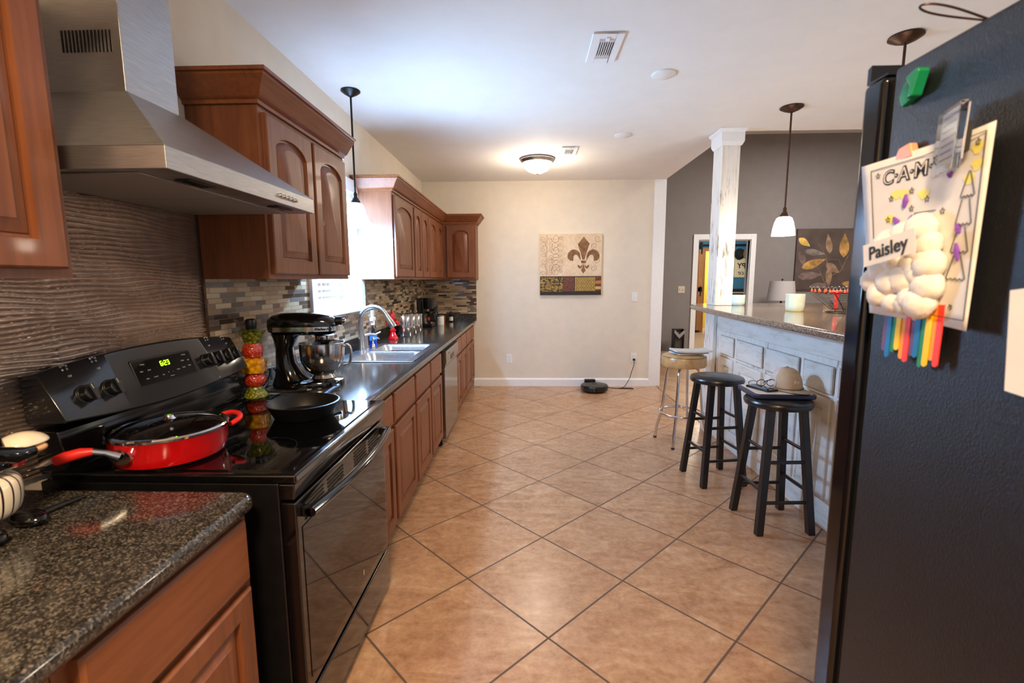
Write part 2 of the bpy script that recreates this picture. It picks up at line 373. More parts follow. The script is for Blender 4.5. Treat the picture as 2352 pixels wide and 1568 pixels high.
struct('door_1', d, 'trim', 'white cased doorway in the grey wall', bevel=.003)
# room behind the doorway
M['blue'] = simple('blue_wall_paint', (58, 122, 158), .8, var=.02); M['yellow'] = simple('yellow_wall_paint', (250, 205, 70), .8, var=.02)
ib = MB().box(2.0, 4.56, 12.4, 12.5, 0, 2.6).box(5.15, 7.0, 12.4, 12.5, 0, 2.6).box(4.56, 5.15, 12.4, 12.5, 2.08, 2.6)
struct('wall_back', ib, 'blue', smooth=False)
struct('wall_back_closet', MB().box(4.2, 5.6, 13.6, 13.7, 0, 2.6), 'yellow', smooth=False)
struct('wall_back_right', MB().box(7.0, 7.1, 8.3, 13.8, 0, 2.6), 'blue', smooth=False)
struct('wall_back_left', MB().box(1.9, 2.0, 8.3, 13.8, 0, 2.6), 'blue', smooth=False)
struct('ceiling.002', MB().box(1.9, 7.1, 8.3, 13.8, 2.6, 2.7), 'ceil', smooth=False)

# wave relief panel behind the range and mosaic strips
def wave(i, j):
    y = .30+i*1.56; z = .86+j*.80
    ph = z*2*PI/.0142 + 2.1*math.sin(y*9+4*math.sin(z*13)) + 1.3*math.sin(y*21+z*37+1.3) + .8*math.sin(y*5-z*61)
    
    a = .55+.45*math.sin(y*7+z*45)
    h = (.007+.006*a)*(1-abs(math.sin(ph/2)))**.9
    seam = min(abs(y-1.25), abs(y-.64))
    if seam < .0025: h = .001
    return (XW+.006+h, y, z)
wm = MB().grid(wave, 220, 560)
o = make('wall_tile_relief', wm, 'wave', recalc=False); o['kind'] = 'structure'; o['label'] = 'bronze wavy relief tile panel behind the range'; o.name = 'wall_left_wave_tile'
struct('trim_3', MB().box(XW, XW+.016, 1.858, 1.872, .86, 1.66), 'bronze', 'metal edge strip beside the wavy tile')
ms = MB().box(XW, XW+.012, 1.872, 2.785, .86, 1.40).box(XW, XW+.012, 2.785, 3.715, .86, 1.145).box(XW, XW+.012, 3.715, YF-.012, .86, 1.40)
struct('wall_left_mosaic', ms, 'mosaic', 'strip mosaic backsplash', smooth=False)
struct('wall_far_mosaic', MB().box(XW+.012, -.655, YF-.012, YF, .86, 1.40), 'mosaic_x', 'strip mosaic backsplash at the far end', smooth=False)

# window and blinds
win = MB()
y0, y1, z0, z1 = 2.79, 3.71, 1.145, 2.11
win.box(XW, XW+.03, y0, y0+.075, z0+.03, z1).box(XW, XW+.03, y1-.075, y1, z0+.03, z1).box(XW, XW+.03, y0+.075, y1-.075, z1-.09, z1)
win.box(XW, XW+.045, y0-.01, y1+.01, z0, z0+.03)
w1 = struct('window_1', win, 'trim', 'white cased kitchen window over the sink', bevel=.004)
wf = MB().box(-1.44, -1.40, 2.83, 2.865, 1.18, 2.04).box(-1.44, -1.40, 3.635, 3.67, 1.18, 2.04).box(-1.44, -1.40, 2.865, 3.635, 1.18, 1.215).box(-1.44, -1.40, 2.865, 3.635, 2.0, 2.04).box(-1.44, -1.40, 2.865, 3.635, 1.59, 1.625)
make('window_sash', wf, 'trim', w1)
make('window_pane', MB().box(-1.423, -1.419, 2.86, 3.64, 1.20, 2.02), 'window_glass', w1)
bl = thing('window_blinds', 'white slatted blinds hanging in the kitchen window above the sink', 'blinds', (-1.345, 3.25, 1.19))
M['slat'] = simple('white_slat', (244, 246, 250), .4, var=.01)
t = NT('translucent_slat'); t.set(lin((240, 243, 248)), .4); t.b.inputs['Transmission Weight'].default_value = 0
M['slat'] = t.m
sl = MB(); z = 1.235; th = math.radians(-26)
while z < 1.98:
    cx = -1.352
    dx, dz = .024*math.cos(th), .024*math.sin(th)
    sl.prism([(cx-dx, z+dz), (cx+dx, z-dz), (cx+dx, z-dz+.003), (cx-dx, z+dz+.003)], 'y', 2.872, 3.628); z += .046
make('slats', sl, 'slat', bl, smooth=False)
make('bottom_rail', MB().box(-1.375, -1.325, 2.872, 3.628, 1.192, 1.212), 'trim', bl, bevel=.004)
make('head_rail', MB().box(-1.385, -1.322, 2.868, 3.632, 1.985, 2.035), 'trim', bl, bevel=.004)
for yy in (3.0, 3.25, 3.5):
    make('ladder_tape', MB().box(-1.329, -1.327, yy-.006, yy+.006, 1.2, 1.99), 'trim', bl)

# ------------------------------------------------------------------ cabinets
def door_mb(w, h, rise=0, fr=.06, thick=.02, n=14):
    """raised panel door, u across, v up, d outward (x=d)"""
    def loop(i, d, outer=False):
        a = w/2-(0 if outer else fr)-i; P = []
        if outer:
            v0, vt = i, h-i; aa = w/2-i
            P = [(-aa, v0), (aa, v0)]+[(aa-2*aa*k/n, vt) for k in range(n+1)]
        else:
            v0 = fr+i; vs = h-fr-rise-i
            P = [(-a, v0), (a, v0)]
            for k in range(n+1):
                uu = 1-2*k/n; P.append((a*uu, vs+(rise*(math.sqrt(max(0, 1-(uu*.97)**2))-.24)/.76 if rise else 0)))
        return [(d, p[0], p[1]) for p in P]
    mb = MB()
    mb.loops([loop(0, 0, True), loop(0, thick-.004, True), loop(.005, thick, True), loop(0, thick), loop(.002, thick-.013), loop(.009, thick-.014), loop(.011, thick-.011), loop(.036, thick-.003), loop(.038, thick-.001)])
    return mb
def place(mb, facing, x, y, z):
    """facing '+x' or '-y'; (x,y,z) = bottom centre of the back face"""
    if facing == '+x': return mb.xf(frame((x, y, z), (1, 0, 0), (0, 1, 0)))
    return mb.xf(frame((x, y, z), (0, -1, 0), (1, 0, 0)))
def slab_front(w, h, thick=.02):
    mb = MB(); L = []
    for i, d in ((0, 0), (0, thick-.006), (.006, thick)):
        L.append([(d, -w/2+i, i), (d, w/2-i, i), (d, w/2-i, h-i), (d, -w/2+i, h-i)])
    return mb.loops(L)
def crown_prof():  # (outward, up)
    return [(0, 0), (.012, 0), (.012, .014), (.02, .018), (.03, .026), (.05, .058), (.068, .078), (.072, .082), (.072, .092), (.082, .092), (.082, .105), (0, .105)]
def crown_path(path, z):
    """sweep crown along plan path [(x,y,nx,ny)] where n is mitred outward offset"""
    L = [[(x+nx*o, y+ny*o, z+u) for o, u in crown_prof()] for x, y, nx, ny in path]
    return MB().loops(L)
UZ0, UZ1, UX = 1.385, 2.055, -1.035
def upper(name, label, ya, yb, doors, rise=.05, skip_side=None):
    t = thing(name, label, 'cabinet', (XW+.15, (ya+yb)/2, UZ0), group='cherry wall cabinets')
    make('body', MB().box(XW+.001, UX-.001, ya, yb, UZ0, UZ1), 'wood', t, bevel=.002)
    fm = MB(); fm.box(UX-.001, UX+.001, ya, yb, UZ0, UZ1); make('face_frame', fm, 'wood', t)
    for a, b in doors:
        make('door', place(door_mb(b-a, UZ1-UZ0-.05, rise), '+x', UX+.001, (a+b)/2, UZ0+.02), 'wood', t)
    return t
CROWN_Z = UZ1-.008
# nearest upper cabinet (left edge of the photo)
c = upper('wall_cabinet', 'cherry wall cabinet nearest the camera, left of the steel hood', .50, 1.045, [(.555, 1.022)], 0)
make('crown', crown_path([(UX, .42, 1, 0), (UX, 1.045, 1, 1), (XW+.002, 1.045, 0, 1)], CROWN_Z), 'wood_h', c)
c = upper('wall_cabinet', 'cherry wall cabinet with two arched doors between the hood and the window', 1.862, 2.70, [(1.885, 2.272), (2.294, 2.682)])
make('crown', crown_path([(XW+.002, 1.862, 0, -1), (UX, 1.862, 1, -1), (UX, 2.70, 1, 0)], CROWN_Z), 'wood_h', c)
upper('wall_cabinet', 'cherry wall cabinet with one wide arched door just past the window', 3.64, 4.26, [(3.665, 4.238)])
upper('wall_cabinet', 'cherry wall cabinet with a narrow pair of doors in the middle of the far run', 4.262, 4.897, [(4.288, 4.566), (4.593, 4.882)])
upper('wall_cabinet', 'cherry wall cabinet with a pair of doors running into the far corner', 4.899, 5.715, [(4.918, 5.319), (5.350, 5.700)])
c = thing('wall_cabinet', 'cherry corner wall cabinet facing the camera on the far wall', 'cabinet', (-.85, 5.87, UZ0), group='cherry wall cabinets')
make('body', MB().box(XW+.001, -.625, 5.742, YF-.001, UZ0, UZ1), 'wood', c, bevel=.002)
make('face_frame', MB().box(-1.012, -.625, 5.74, 5.742, UZ0, UZ1), 'wood', c)
make('door', place(door_mb(.325, UZ1-UZ0-.05, .04), '-y', -.814, 5.739, UZ0+.02), 'wood', c)
cr = crown_path([(XW+.002, 3.64, 0, -1), (UX, 3.64, 1, -1), (UX, 5.74, 1, -1), (-.625, 5.74, 1, -1), (-.625, YF-.002, 1, 0)], CROWN_Z)
single('crown_molding', 'cherry crown molding along the far run of wall cabinets', 'molding', cr, 'wood_h')
BX = -.71
def base(name, label, ya, yb, fronts):
    t = thing(name, label, 'cabinet', (-1.0, (ya+yb)/2, 0), group='cherry base cabinets')
    make('body', MB().box(XW+.001, BX-.001, ya, yb, .09, .69 if 'sink' in label else .814), 'wood', t)
    make('toe_kick', MB().box(XW+.01, BX-.07, ya, yb, 0, .089), 'wood', t)
    make('face_frame', MB().box(BX-.001, BX+.001, ya, yb, .09, .814), 'wood', t)
    for a, b in fronts:
        make('drawer', place(slab_front(b-a, .155), '+x', BX+.001, (a+b)/2, .642), 'wood_h', t)
        make('door', place(door_mb(b-a, .515, 0, .055), '+x', BX+.001, (a+b)/2, .105), 'wood', t)
    return t
base('base_cabinet', 'cherry base cabinet at the bottom left corner, nearest the camera', -.2, .60, [(-.15, .575)])
base('base_cabinet', 'cherry base cabinet with a drawer and door, left of the black range', .602, 1.085, [(.631, 1.062)])
base('base_cabinet', 'narrow cherry base cabinet right beside the range', 1.935, 2.334, [(1.96, 2.318)])
base('base_cabinet', 'cherry base cabinet with one drawer and door, second past the range', 2.336, 2.81, [(2.358, 2.792)])
base('base_cabinet', 'cherry sink base cabinet with two drawer fronts and two doors', 2.812, 3.70, [(2.832, 3.244), (3.282, 3.684)])
base('base_cabinet', 'cherry base cabinet with two doors just past the dishwasher', 4.455, 5.222, [(4.475, 4.80), (4.83, 5.205)])
base('base_cabinet', 'cherry base cabinet at the far end against the beige wall', 5.224, 6.0, [(5.245, 5.655), (5.69, 5.98)])
# dishwasher
dw = thing('dishwasher', 'stainless dishwasher between the cherry base cabinets', 'dishwasher', (-1.0, 4.08, 0))
make('body', MB().box(XW+.02, BX+.0, 3.745, 4.44, .01, .812), 'black_satin', dw)
make('door', MB().box(BX+.001, BX+.03, 3.765, 4.43, .06, .66), 'dish_steel', dw, bevel=.004)
make('control_panel', MB().prism([(BX+.001, .663), (BX+.03, .663), (BX+.045, .70), (BX+.045, .80), (BX+.001, .80)], 'y', 3.765, 4.43), 'dish_steel', dw, bevel=.003)
make('handle', MB().box(BX+.0452, BX+.047, 4.0, 4.16, .70, .74), 'black_satin', dw)
make('vent_slot', MB().box(BX+.0452, BX+.0465, 3.86, 3.93, .765, .771), 'black_satin', dw)
# worktops
def bull(y0, y1, xe=-.675, zt=ZC, th=.04):
    return [(xe-.05, zt-th)]+[(xe-th/2+th/2*math.cos(a), zt-th/2+th/2*math.sin(a)) for a in [(-PI/2+PI*k/8) for k in range(9)]]+[(xe-.05, zt)]
plan = [(XW+.002, -.3), (-.675, -.3)]+[(p[0], p[1]) for p in arc((-.675-.045, 1.10-.045), .045, 0, PI/2, 6)]+[(XW+.002, 1.10)]
single('countertop', 'speckled dark granite countertop in the foreground left of the range', 'countertop', MB().prism(plan, 'z', ZC-.04, ZC), 'granite', bevel=.016, seg=4, group='granite countertops')
ct = thing('countertop', 'long speckled dark granite countertop holding the sink', 'countertop', (-1.0, 3.97, ZC-.04), group='granite countertops')
m = MB().prism(bull(0, 0), 'y', 1.928, 6.0)
m.box(XW+.013, -.725, 1.928, 2.945, ZC-.04, ZC).box(XW+.013, -.725, 3.795, 6.0, ZC-.04, ZC).box(XW+.013, -1.27, 2.945, 3.795, ZC-.04, ZC).box(-.745, -.725, 2.945, 3.795, ZC-.04, ZC)
make('slab', m, 'granite', ct)
make('backsplash', MB().box(XW+.013, XW+.032, 1.928, 6.003, ZC, ZC+.095).box(XW+.032, -.66, 5.985, 6.003, ZC, ZC+.095), 'granite', ct, bevel=.003)

# sink
sk = thing('sink', 'double bowl stainless steel sink set into the long countertop', 'sink', (-1.005, 3.37, ZC-.15))
def bowl(mb, x0, x1, y0, y1):
    L = []
    for i, z, r in ((-.012, ZC+.004, .05), (0, ZC+.002, .05), (.008, ZC-.02, .055), (.016, ZC-.13, .06), (.04, ZC-.148, .05), (.1, ZC-.15, .03)):
        L.append([(p[0], p[1], z) for p in rrect(x0+i, x1-i, y0+i, y1-i, r)])
    return mb.loops(L, False, True)
b1 = bowl(MB(), -1.165, -.775, 2.98, 3.355); b2 = bowl(MB(), -1.165, -.775, 3.40, 3.76)
make('bowl', b1, 'sink', sk); make('bowl', b2, 'sink', sk)
rim = MB()
for a, b, c, d in ((-1.275, -.735, 2.935, 2.975), (-1.275, -.735, 3.765, 3.805), (-.785, -.735, 2.975, 3.765), (-1.275, -1.158, 2.975, 3.765), (-1.158, -.785, 3.36, 3.395)):
    rim.box(a, b, c, d, ZC+.0005, ZC+.006)
make('rim', rim, 'sink', sk, bevel=.002)
make('drain', MB().lathe([(.04, ZC-.149), (.04, ZC-.146), (.03, ZC-.146), (.0, ZC-.148)], (-.97, 3.17, 0), 20), 'chrome', sk)
make('drain', MB().lathe([(.04, ZC-.149), (.04, ZC-.146), (.03, ZC-.146), (.0, ZC-.148)], (-.97, 3.58, 0), 20), 'chrome', sk)
st = thing('sink_stopper', 'small clear stopper with a green band in the near sink bowl', 'stopper', (-.86, 3.13, ZC-.146))
make('base', MB().lathe([(.028, 0), (.03, .008), (.012, .02), (.01, .05), (.016, .056), (.0, .062)], n=16), 'glass', st, world=False)
make('band', MB().lathe([(.0305, .004), (.032, .006), (.0305, .010)], n=16, cap0=False, cap1=False), gl((30, 140, 100), 'green_rubber'), st, world=False)
# faucet
fc = thing('faucet', 'brushed nickel gooseneck kitchen faucet behind the sink', 'faucet', (-1.235, 3.42, ZC+.006))
make('base', MB().lathe([(.034, 0), (.034, .012), (.03, .03), (.024, .075), (.02, .12), (.0185, .15)]), 'nickel', fc, world=False)
pts = [(0, 0, .14), (0, 0, .21)]+[(.1-.1*math.cos(a), 0, .225+.1*math.sin(a)) for a in [PI*k/14*.86 for k in range(15)]]
make('neck', MB().tube(pts, .0165, 14), 'nickel', fc, world=False)
e = Vector(pts[-1]); dr = (Vector(pts[-1])-Vector(pts[-2])).normalized()
make('spray_head', MB().tube([e, e+dr*.03, e+dr*.09, e+dr*.11], [.017, .019, .027, .025], 16), 'nickel', fc, world=False)
h = make('handle_post', MB().lathe([(.024, 0), (.022, .03), (.02, .08), (.018, .1), (.0, .108)], (.0, .085, 0), 20), 'nickel', fc, world=False)
make('lever', MB().tube([(.0, .085, .1), (.03, .095, .112), (.07, .11, .106), (.11, .12, .126)], [.014, .01, .008, .006], 10), 'nickel', h, world=False)
make('side_dispenser', MB().lathe([(.018, 0), (.016, .02), (.008, .03), (.007, .06), (.012, .066), (.006, .08)], (.035, .15, 0), 16).tube([(.035, .15, .07), (.07, .155, .078), (.085, .158, .065)], .005, 8), 'chrome', fc, world=False)

# ------------------------------------------------------------------ range hood
hd = thing('range_hood', 'stainless steel chimney range hood above the range', 'range hood', (-1.1, 1.473, 1.635))
HX, HA, HB, HZ = -.83, 1.096, 1.85, 1.635
make('lip', MB().box(XW+.002, HX, HA, HB, HZ, HZ+.052), 'steel', hd, bevel=.002)
L = [[(XW+.002, HA, HZ+.0525), (HX-.001, HA+.001, HZ+.0525), (HX-.001, HB-.001, HZ+.0525), (XW+.002, HB-.001, HZ+.0525)],
     [(XW+.002, 1.30, 1.884), (-1.075, 1.30, 1.884), (-1.075, 1.505, 1.884), (XW+.002, 1.505, 1.884)]]
make('canopy', MB().loops(L), 'steel', hd, bevel=.002)
ch = make('chimney', MB().box(XW+.002, -1.08, 1.305, 1.50, 1.8845, CH-.002), 'steel', hd, bevel=.002)
sl = MB()
for k in range(14):
    xx = -1.242+k*.0102; sl.box(xx, xx+.0045, 1.3035, 1.3055, 1.984, 2.039)
make('vent_grille', sl, 'black_satin', ch)
M['filter'] = simple('grey_mesh_filter', (150, 146, 140), .55, .3, var=.2, scale=500)
make('filter_panel', MB().box(-1.29, -.92, HA+.03, 1.47, HZ-.004, HZ-.001), 'filter', hd)
make('filter_panel', MB().box(-1.29, -.92, 1.476, HB-.03, HZ-.004, HZ-.001), 'filter', hd)
for yy in (1.26, 1.69):
    lm = make('lamp_housing', MB().box(-.90, -.86, yy-.05, yy+.05, HZ-.004, HZ-.001), 'darkmetal', hd)
    make('lamp_lens', MB().box(-.89, -.87, yy-.035, yy+.035, HZ-.006, HZ-.004), 'glass', lm)
for k in range(5):
    yy = 1.60+k*.026
    make('button', MB().lathe([(.007, 0), (.007, .006), (.005, .008), (0, .008)], n=14, mat=frame((HX, yy, HZ+.026), (0, 1, 0), (0, 0, 1)).to_3x3().to_4x4()).xf(Matrix.Translation((HX, yy, HZ+.026))), 'chrome', hd)

# ------------------------------------------------------------------ range
rg = thing('range', 'black freestanding electric range with a glass cooktop', 'range', (-.96, 1.535, 0))
RA, RB, RX, RZ = 1.15, 1.918, -.635, .878
make('body', MB().box(XW+.02, RX-.02, RA, RB, .03, RZ-.03), 'black_satin', rg, bevel=.003)
make('cooktop', MB().box(-1.27, RX+.03, RA-.003, RB+.003, RZ-.029, RZ-.004), 'black_gloss', rg, bevel=.006, seg=3)
make('cooktop_glass', MB().prism(rrect(-1.225, RX+.005, RA+.02, RB-.02, .025), 'z', RZ-.0035, RZ), 'black_glass', rg)
ringm = gl((30, 30, 33), 'burner_mark', .12)
for (x, y, r) in ((-1.10, 1.33, .075), (-1.10, 1.73, .095), (-.80, 1.33, .10), (-.80, 1.73, .075)):
    make('burner_ring', MB().lathe([(r, RZ+.0001), (r, RZ+.0004), (r-.003, RZ+.0004), (r-.003, RZ+.0001)], (x, y, 0), 48, False, False), ringm, rg)
make('front_trim', MB().prism([(RX-.02, RZ-.031), (RX+.024, RZ-.031), (RX+.02, RZ-.075), (RX-.02, RZ-.075)], 'y', RA, RB), 'black_gloss', rg, bevel=.004)
dr_ = make('oven_door', MB().box(RX-.019, RX+.022, RA+.004, RB-.004, .225, RZ-.085), 'black_gloss', rg, bevel=.005, seg=3)
make('door_glass', MB().box(RX+.0221, RX+.024, RA+.03, RB-.03, .26, RZ-.165), 'black_glass', dr_)
for g0 in (0.05, .20, .42, .57):
    vs = MB()
    for k in range(5):
        vs.box(RX+.0222, RX+.0236, RA+g0, RA+g0+.12, RZ-.155+k*.0115, RZ-.150+k*.0115)
    make('door_vent', vs, M.get('slot_black') or gl((2, 2, 2), 'slot_black', .8), dr_)
hp = [(RX+.03, RA+.035, RZ-.145)]+[(RX+.03+.055*math.sin(PI*k/16)**.5, RA+.035+(RB-RA-.07)*k/16, RZ-.145) for k in range(1, 16)]+[(RX+.03, RB-.035, RZ-.145)]
hm = MB(); L = []
for k in range(17):
    s = k/16; yy = RA+.03+(RB-RA-.06)*s; xo = RX+.047+.03*math.sin(PI*s)
    L.append([(xo+.016*math.cos(a), yy, RZ-.122+.014*math.sin(a)) for a in [2*PI*q/10 for q in range(10)]])
hm.loops(L); make('handle', hm, 'black_gloss', dr_)
make('handle_bracket', MB().box(RX+.022, RX+.05, RA+.03, RA+.055, RZ-.137, RZ-.109), 'black_gloss', dr_, bevel=.003)
make('handle_bracket', MB().box(RX+.022, RX+.05, RB-.055, RB-.03, RZ-.137, RZ-.109), 'black_gloss', dr_, bevel=.003)
make('drawer', MB().box(RX-.019, RX+.02, RA+.004, RB-.004, .05, .205), 'black_gloss', rg, bevel=.005, seg=3)
make('badge', MB().lathe([(.009, 0), (.009, .001), (0, .0012)], n=16).xf(Matrix.Translation((RX+.0245, 1.60, .30)) @ Matrix.Rotation(PI/2, 4, 'Y') @ Matrix.Diagonal((1.3, .7, 1, 1))), 'chrome', dr_)
# backguard: tilted control panel with an arched top
bgp = [(-1.30, RZ-.004), (-1.225, RZ-.004), (-1.215, .90), (-1.235, .985), (-1.30, .99)]
make('backguard_base', MB().prism(bgp, 'y', RA+.0, RB), 'black_gloss', rg, bevel=.004)
NP = 24; L = []
def pan_pt(s, v):
    """s along Y 0..1, v up the face 0..1"""
    y = RA-.012+(RB-RA+.024)*s; bow = math.sin(PI*s)
    zb = 1.012-.028*bow; zt = 1.143+.03*bow**.8
    xb = -1.197+.0*bow; xt = -1.262
    return Vector((xb+(xt-xb)*v, y, zb+(zt-zb)*v))
for k in range(NP+1):
    s = k/NP; a, b = pan_pt(s, 0), pan_pt(s, 1)
    L.append([(a.x, a.y, a.z), (a.x+.006, a.y, a.z+.006), (b.x+.006, b.y, b.z-.004), (b.x, b.y, b.z), (-1.305, b.y, b.z-.01), (-1.305, a.y, a.z-.0)])
M['bg_grey'] = simple('black_grey_panel', (26, 27, 30), .16, var=.06, coat=.3)
cp = make('control_panel', MB().loops(L), 'bg_grey', rg, bevel=.004, seg=2)
pn = (pan_pt(.5, 1)-pan_pt(.5, 0)).normalized(); pnn = Vector((0, 1, 0)).cross(pn).normalized()
if pnn.x < 0: pnn = -pnn
def pf(s, v, off=.0065):
    return frame(pan_pt(s, v)+pnn*off, (0, 1, 0), pn)
make('display_window', MB().prism(rrect(-.125, .125, -.042, .042, .006), 'z', 0, .0012).xf(pf(.49, .54)), 'black_glass', cp)
make('display_bezel', MB().loops([[(p[0], p[1], .0004) for p in rrect(-.128, .128, -.045, .045, .007)], [(p[0], p[1], .0016) for p in rrect(-.127, .127, -.044, .044, .007)], [(p[0], p[1], .0016) for p in rrect(-.125, .125, -.042, .042, .006)], [(p[0], p[1], .0004) for p in rrect(-.125, .125, -.042, .042, .006)]], False, False).xf(pf(.49, .54)), 'darkmetal', cp)
M['led'] = emit('green_led', (150, 255, 20), 3.0); M['print'] = simple('grey_print', (170, 170, 170), .5)
SEG = {'6': 'acdefg', '2': 'abdeg', '3': 'abcdg'}
def digit(ch, x, y, w=.008, h=.015, t=.0022):
    mb = MB(); p = {'a': (0, h/2, w, t), 'd': (0, -h/2, w, t), 'g': (0, 0, w, t), 'b': (w/2, h/4, t, h/2), 'c': (w/2, -h/4, t, h/2), 'e': (-w/2, -h/4, t, h/2), 'f': (-w/2, h/4, t, h/2)}
    for sgm in SEG[ch]:
        cx, cy, ww, hh = p[sgm]; mb.box(x+cx-ww/2, x+cx+ww/2, y+cy-hh/2, y+cy+hh/2, .0013, .0019)
    return mb
dg = MB()
for ch_, xx in (('6', -.013), ('2', .003), ('3', .016)):
    q = digit(ch_, xx, .016); dg.add(q.v, q.f)
dg.box(-.006, -.004, .018, .020, .0013, .0019).box(-.006, -.004, .011, .013, .0013, .0019)
make('clock_digits', dg.xf(pf(.49, .54)), 'led', cp, label='lit green clock digits reading 6:23')
lab = MB()
for tx, uu, vv, sz in (('Timing', -.088, .026, .006), ('Bake', -.100, .004, .006), ('Broil', -.070, .004, .006), ('Settings', .095, .030, .006), ('Delay', .080, .010, .006), ('Self', .107, .008, .006),
                       ('Start', -.088, -.022, .006), ('Cancel', -.055, -.022, .006), ('Set', -.022, -.022, .006), ('+', .002, -.018, .009), ('-', .022, -.018, .009), ('Oven', .048, -.016, .006), ('Clock', .075, -.014, .006), ('Timer', .104, -.012, .006), ('Set time', .012, -.032, .005)):
    q = text_mb(tx, sz, .0002, Matrix.Translation((uu, vv, .0014))); lab.add(q.v, q.f)
make('key_lettering', lab.xf(pf(.49, .54)), 'print', cp)
def knob(s, v, ang=0):
    mb = MB().lathe([(.027, 0), (.027, .004), (.022, .006), (.021, .024), (.019, .026), (0, .026)], n=28)
    g = MB().box(-.0065, .0065, -.0235, .0235, .006, .034); mb.add(g.v, g.f)
    k_ = make('knob', mb.xf(pf(s, v) @ Matrix.Rotation(ang, 4, 'Z')), 'black_satin', cp, bevel=.0015)
    make('pointer', MB().box(-.001, .001, .008, .022, .034, .0345).xf(pf(s, v) @ Matrix.Rotation(ang, 4, 'Z')), 'print', k_)
for s in (.105, .205): knob(s, .42, .15)
for s in (.735, .80, .865, .93): knob(s, .48, .1)
pl = MB()
for s, rw in ((.09, 'Front'), (.20, 'Rear'), (.80, 'Warming Zone'), (.93, 'Rear')):
    for tx, vv, sz in (('Off', .78, .008), (rw, .06, .008)):
        q = text_mb(tx, sz, .0002, pf(s, vv, .0069)); pl.add(q.v, q.f)
for s, f_ in ((.085, 3), (.195, 0), (.80, 2), (.92, 1)):
    for k, (du_, dv_) in enumerate(((-.008, .006), (0, .009), (.008, .006), (-.006, -.004), (.007, -.003))):
        mm = pf(s, .93, .0069) @ Matrix.Translation((du_, dv_, 0))
        r0 = 0 if k == f_ else .0018
        q = MB().lathe([(.0028, 0), (.0028, .0003), (r0, .0003), (r0, 0)], n=12, cap0=False, cap1=False).xf(mm); pl.add(q.v, q.f)
make('panel_lettering', pl, 'print', cp)

# ------------------------------------------------------------------ pans
pn_ = thing('saute_pan', 'red enamel saute pan on the front left burner', 'pan', (-1.03, 1.275, RZ+.0008))
R = .143
make('body', MB().lathe([(.0, .003), (.115, 0), (.132, .008), (R-.002, .035), (R, .075), (R+.002, .078), (R-.002, .078), (R-.006, .035), (.125, .012), (.0, .008)], n=56), 'red', pn_, world=False)
a0 = math.radians(-100); hd_ = math.radians(-152); cdx, cdy = math.cos(hd_), math.sin(hd_)
ex, ey = math.cos(a0), math.sin(a0)
def HP(q, z): k_ = min(1, q/.03); return (ex*(R+.004+.012*k_)+cdx*q, ey*(R+.004+.012*k_)+cdy*q, z)
hp = [HP(0, .05), HP(.02, .066), HP(.045, .075)]
hb = make('handle_bracket', MB().tube(hp, [.012, .008, .009], 10).xf(Matrix.Identity(4)), 'chrome', pn_, world=False)
rv = frame((ex*(R+.001), ey*(R+.001), .047), (-ey, ex, 0), (0, 0, 1))
make('rivet_plate', MB().prism([(.036*math.cos(2*PI*k/24), .02*math.sin(2*PI*k/24)) for k in range(24)], 'z', -.006, .004).xf(rv), 'chrome', hb, world=False)
hh = make('handle', MB().tube([HP(.04, .074), HP(.065, .074), HP(.095, .068), (HP(.115, .062))], [.009, .013, .014, .012], 14), 'redsil', pn_, world=False)
make('handle_tip', MB().tube([HP(.114, .0622), HP(.132, .057), HP(.15, .052)], [.012, .011, .005], 12), 'chrome', hh, world=False)
hx, hy = math.cos(math.radians(62)), math.sin(math.radians(62)); tx_, ty_ = -hy, hx
make('helper_handle', MB().tube(sm([(hx*(R)+tx_*.05, hy*R+ty_*.05, .06), (hx*(R+.03)+tx_*.045, hy*(R+.03)+ty_*.045, .07), (hx*(R+.045)+tx_*.02, hy*(R+.045)+ty_*.02, .076), (hx*(R+.045)-tx_*.02, hy*(R+.045)-ty_*.02, .076), (hx*(R+.03)-tx_*.045, hy*(R+.03)-ty_*.045, .07), (hx*R-tx_*.05, hy*R-ty_*.05, .06)]), .008, 10), 'redsil', pn_, world=False)
ld = thing('pan_lid', 'glass lid with a steel rim covering the red saute pan', 'lid', (-1.03, 1.275, RZ+.0795))
make('rim', MB().lathe([(R+.003, 0), (R+.004, .006), (R+.001, .010), (R-.008, .010), (R-.008, 0)], n=56, cap0=False, cap1=False), 'chrome', ld, world=False)
M['lidglass'] = glass('smoked_lid_glass', (150, 160, 165), .0, 1.45)
make('glass_dome', MB().lathe([(R-.008, .006), (.11, .017), (.07, .025), (.03, .029), (.0, .030)], n=48, cap0=False), 'black_glass', ld, world=False)
make('vent', MB().lathe([(.005, .019), (.005, .024), (.0, .025)], (.06, -.07, 0), 12), 'chrome', ld, world=False)
kb = make('knob', MB().lathe([(.02, .028), (.012, .034), (.010, .04), (.0, .041)], n=20), 'chrome', ld, world=False)
sk2 = thing('skillet', 'black cast iron skillet on the right rear side of the cooktop', 'skillet', (-.835, 1.675, RZ+.0008))
R2 = .125
make('body', MB().lathe([(0, .002), (.095, 0), (.1, .004), (R2, .052), (R2+.004, .055), (R2-.001, .056), (R2-.006, .053), (.096, .012), (0, .010)], n=48), 'castiron', sk2, world=False)
hm = MB(); L = []
ang = math.radians(82); cx, sx_ = math.cos(ang), math.sin(ang)
for q, w_, z_ in ((R2-.004, .018, .046), (R2+.03, .011, .05), (R2+.08, .013, .056), (R2+.11, .016, .06), (R2+.125, .009, .06)):
    L.append([(cx*q-sx_*w_*a, sx_*q+cx*w_*a, z_+.005*b) for a, b in ((-1, 0), (-.5, 1), (.5, 1), (1, 0), (.5, -1), (-.5, -1))])
make('handle', hm.loops(L), 'castiron', sk2, world=False)
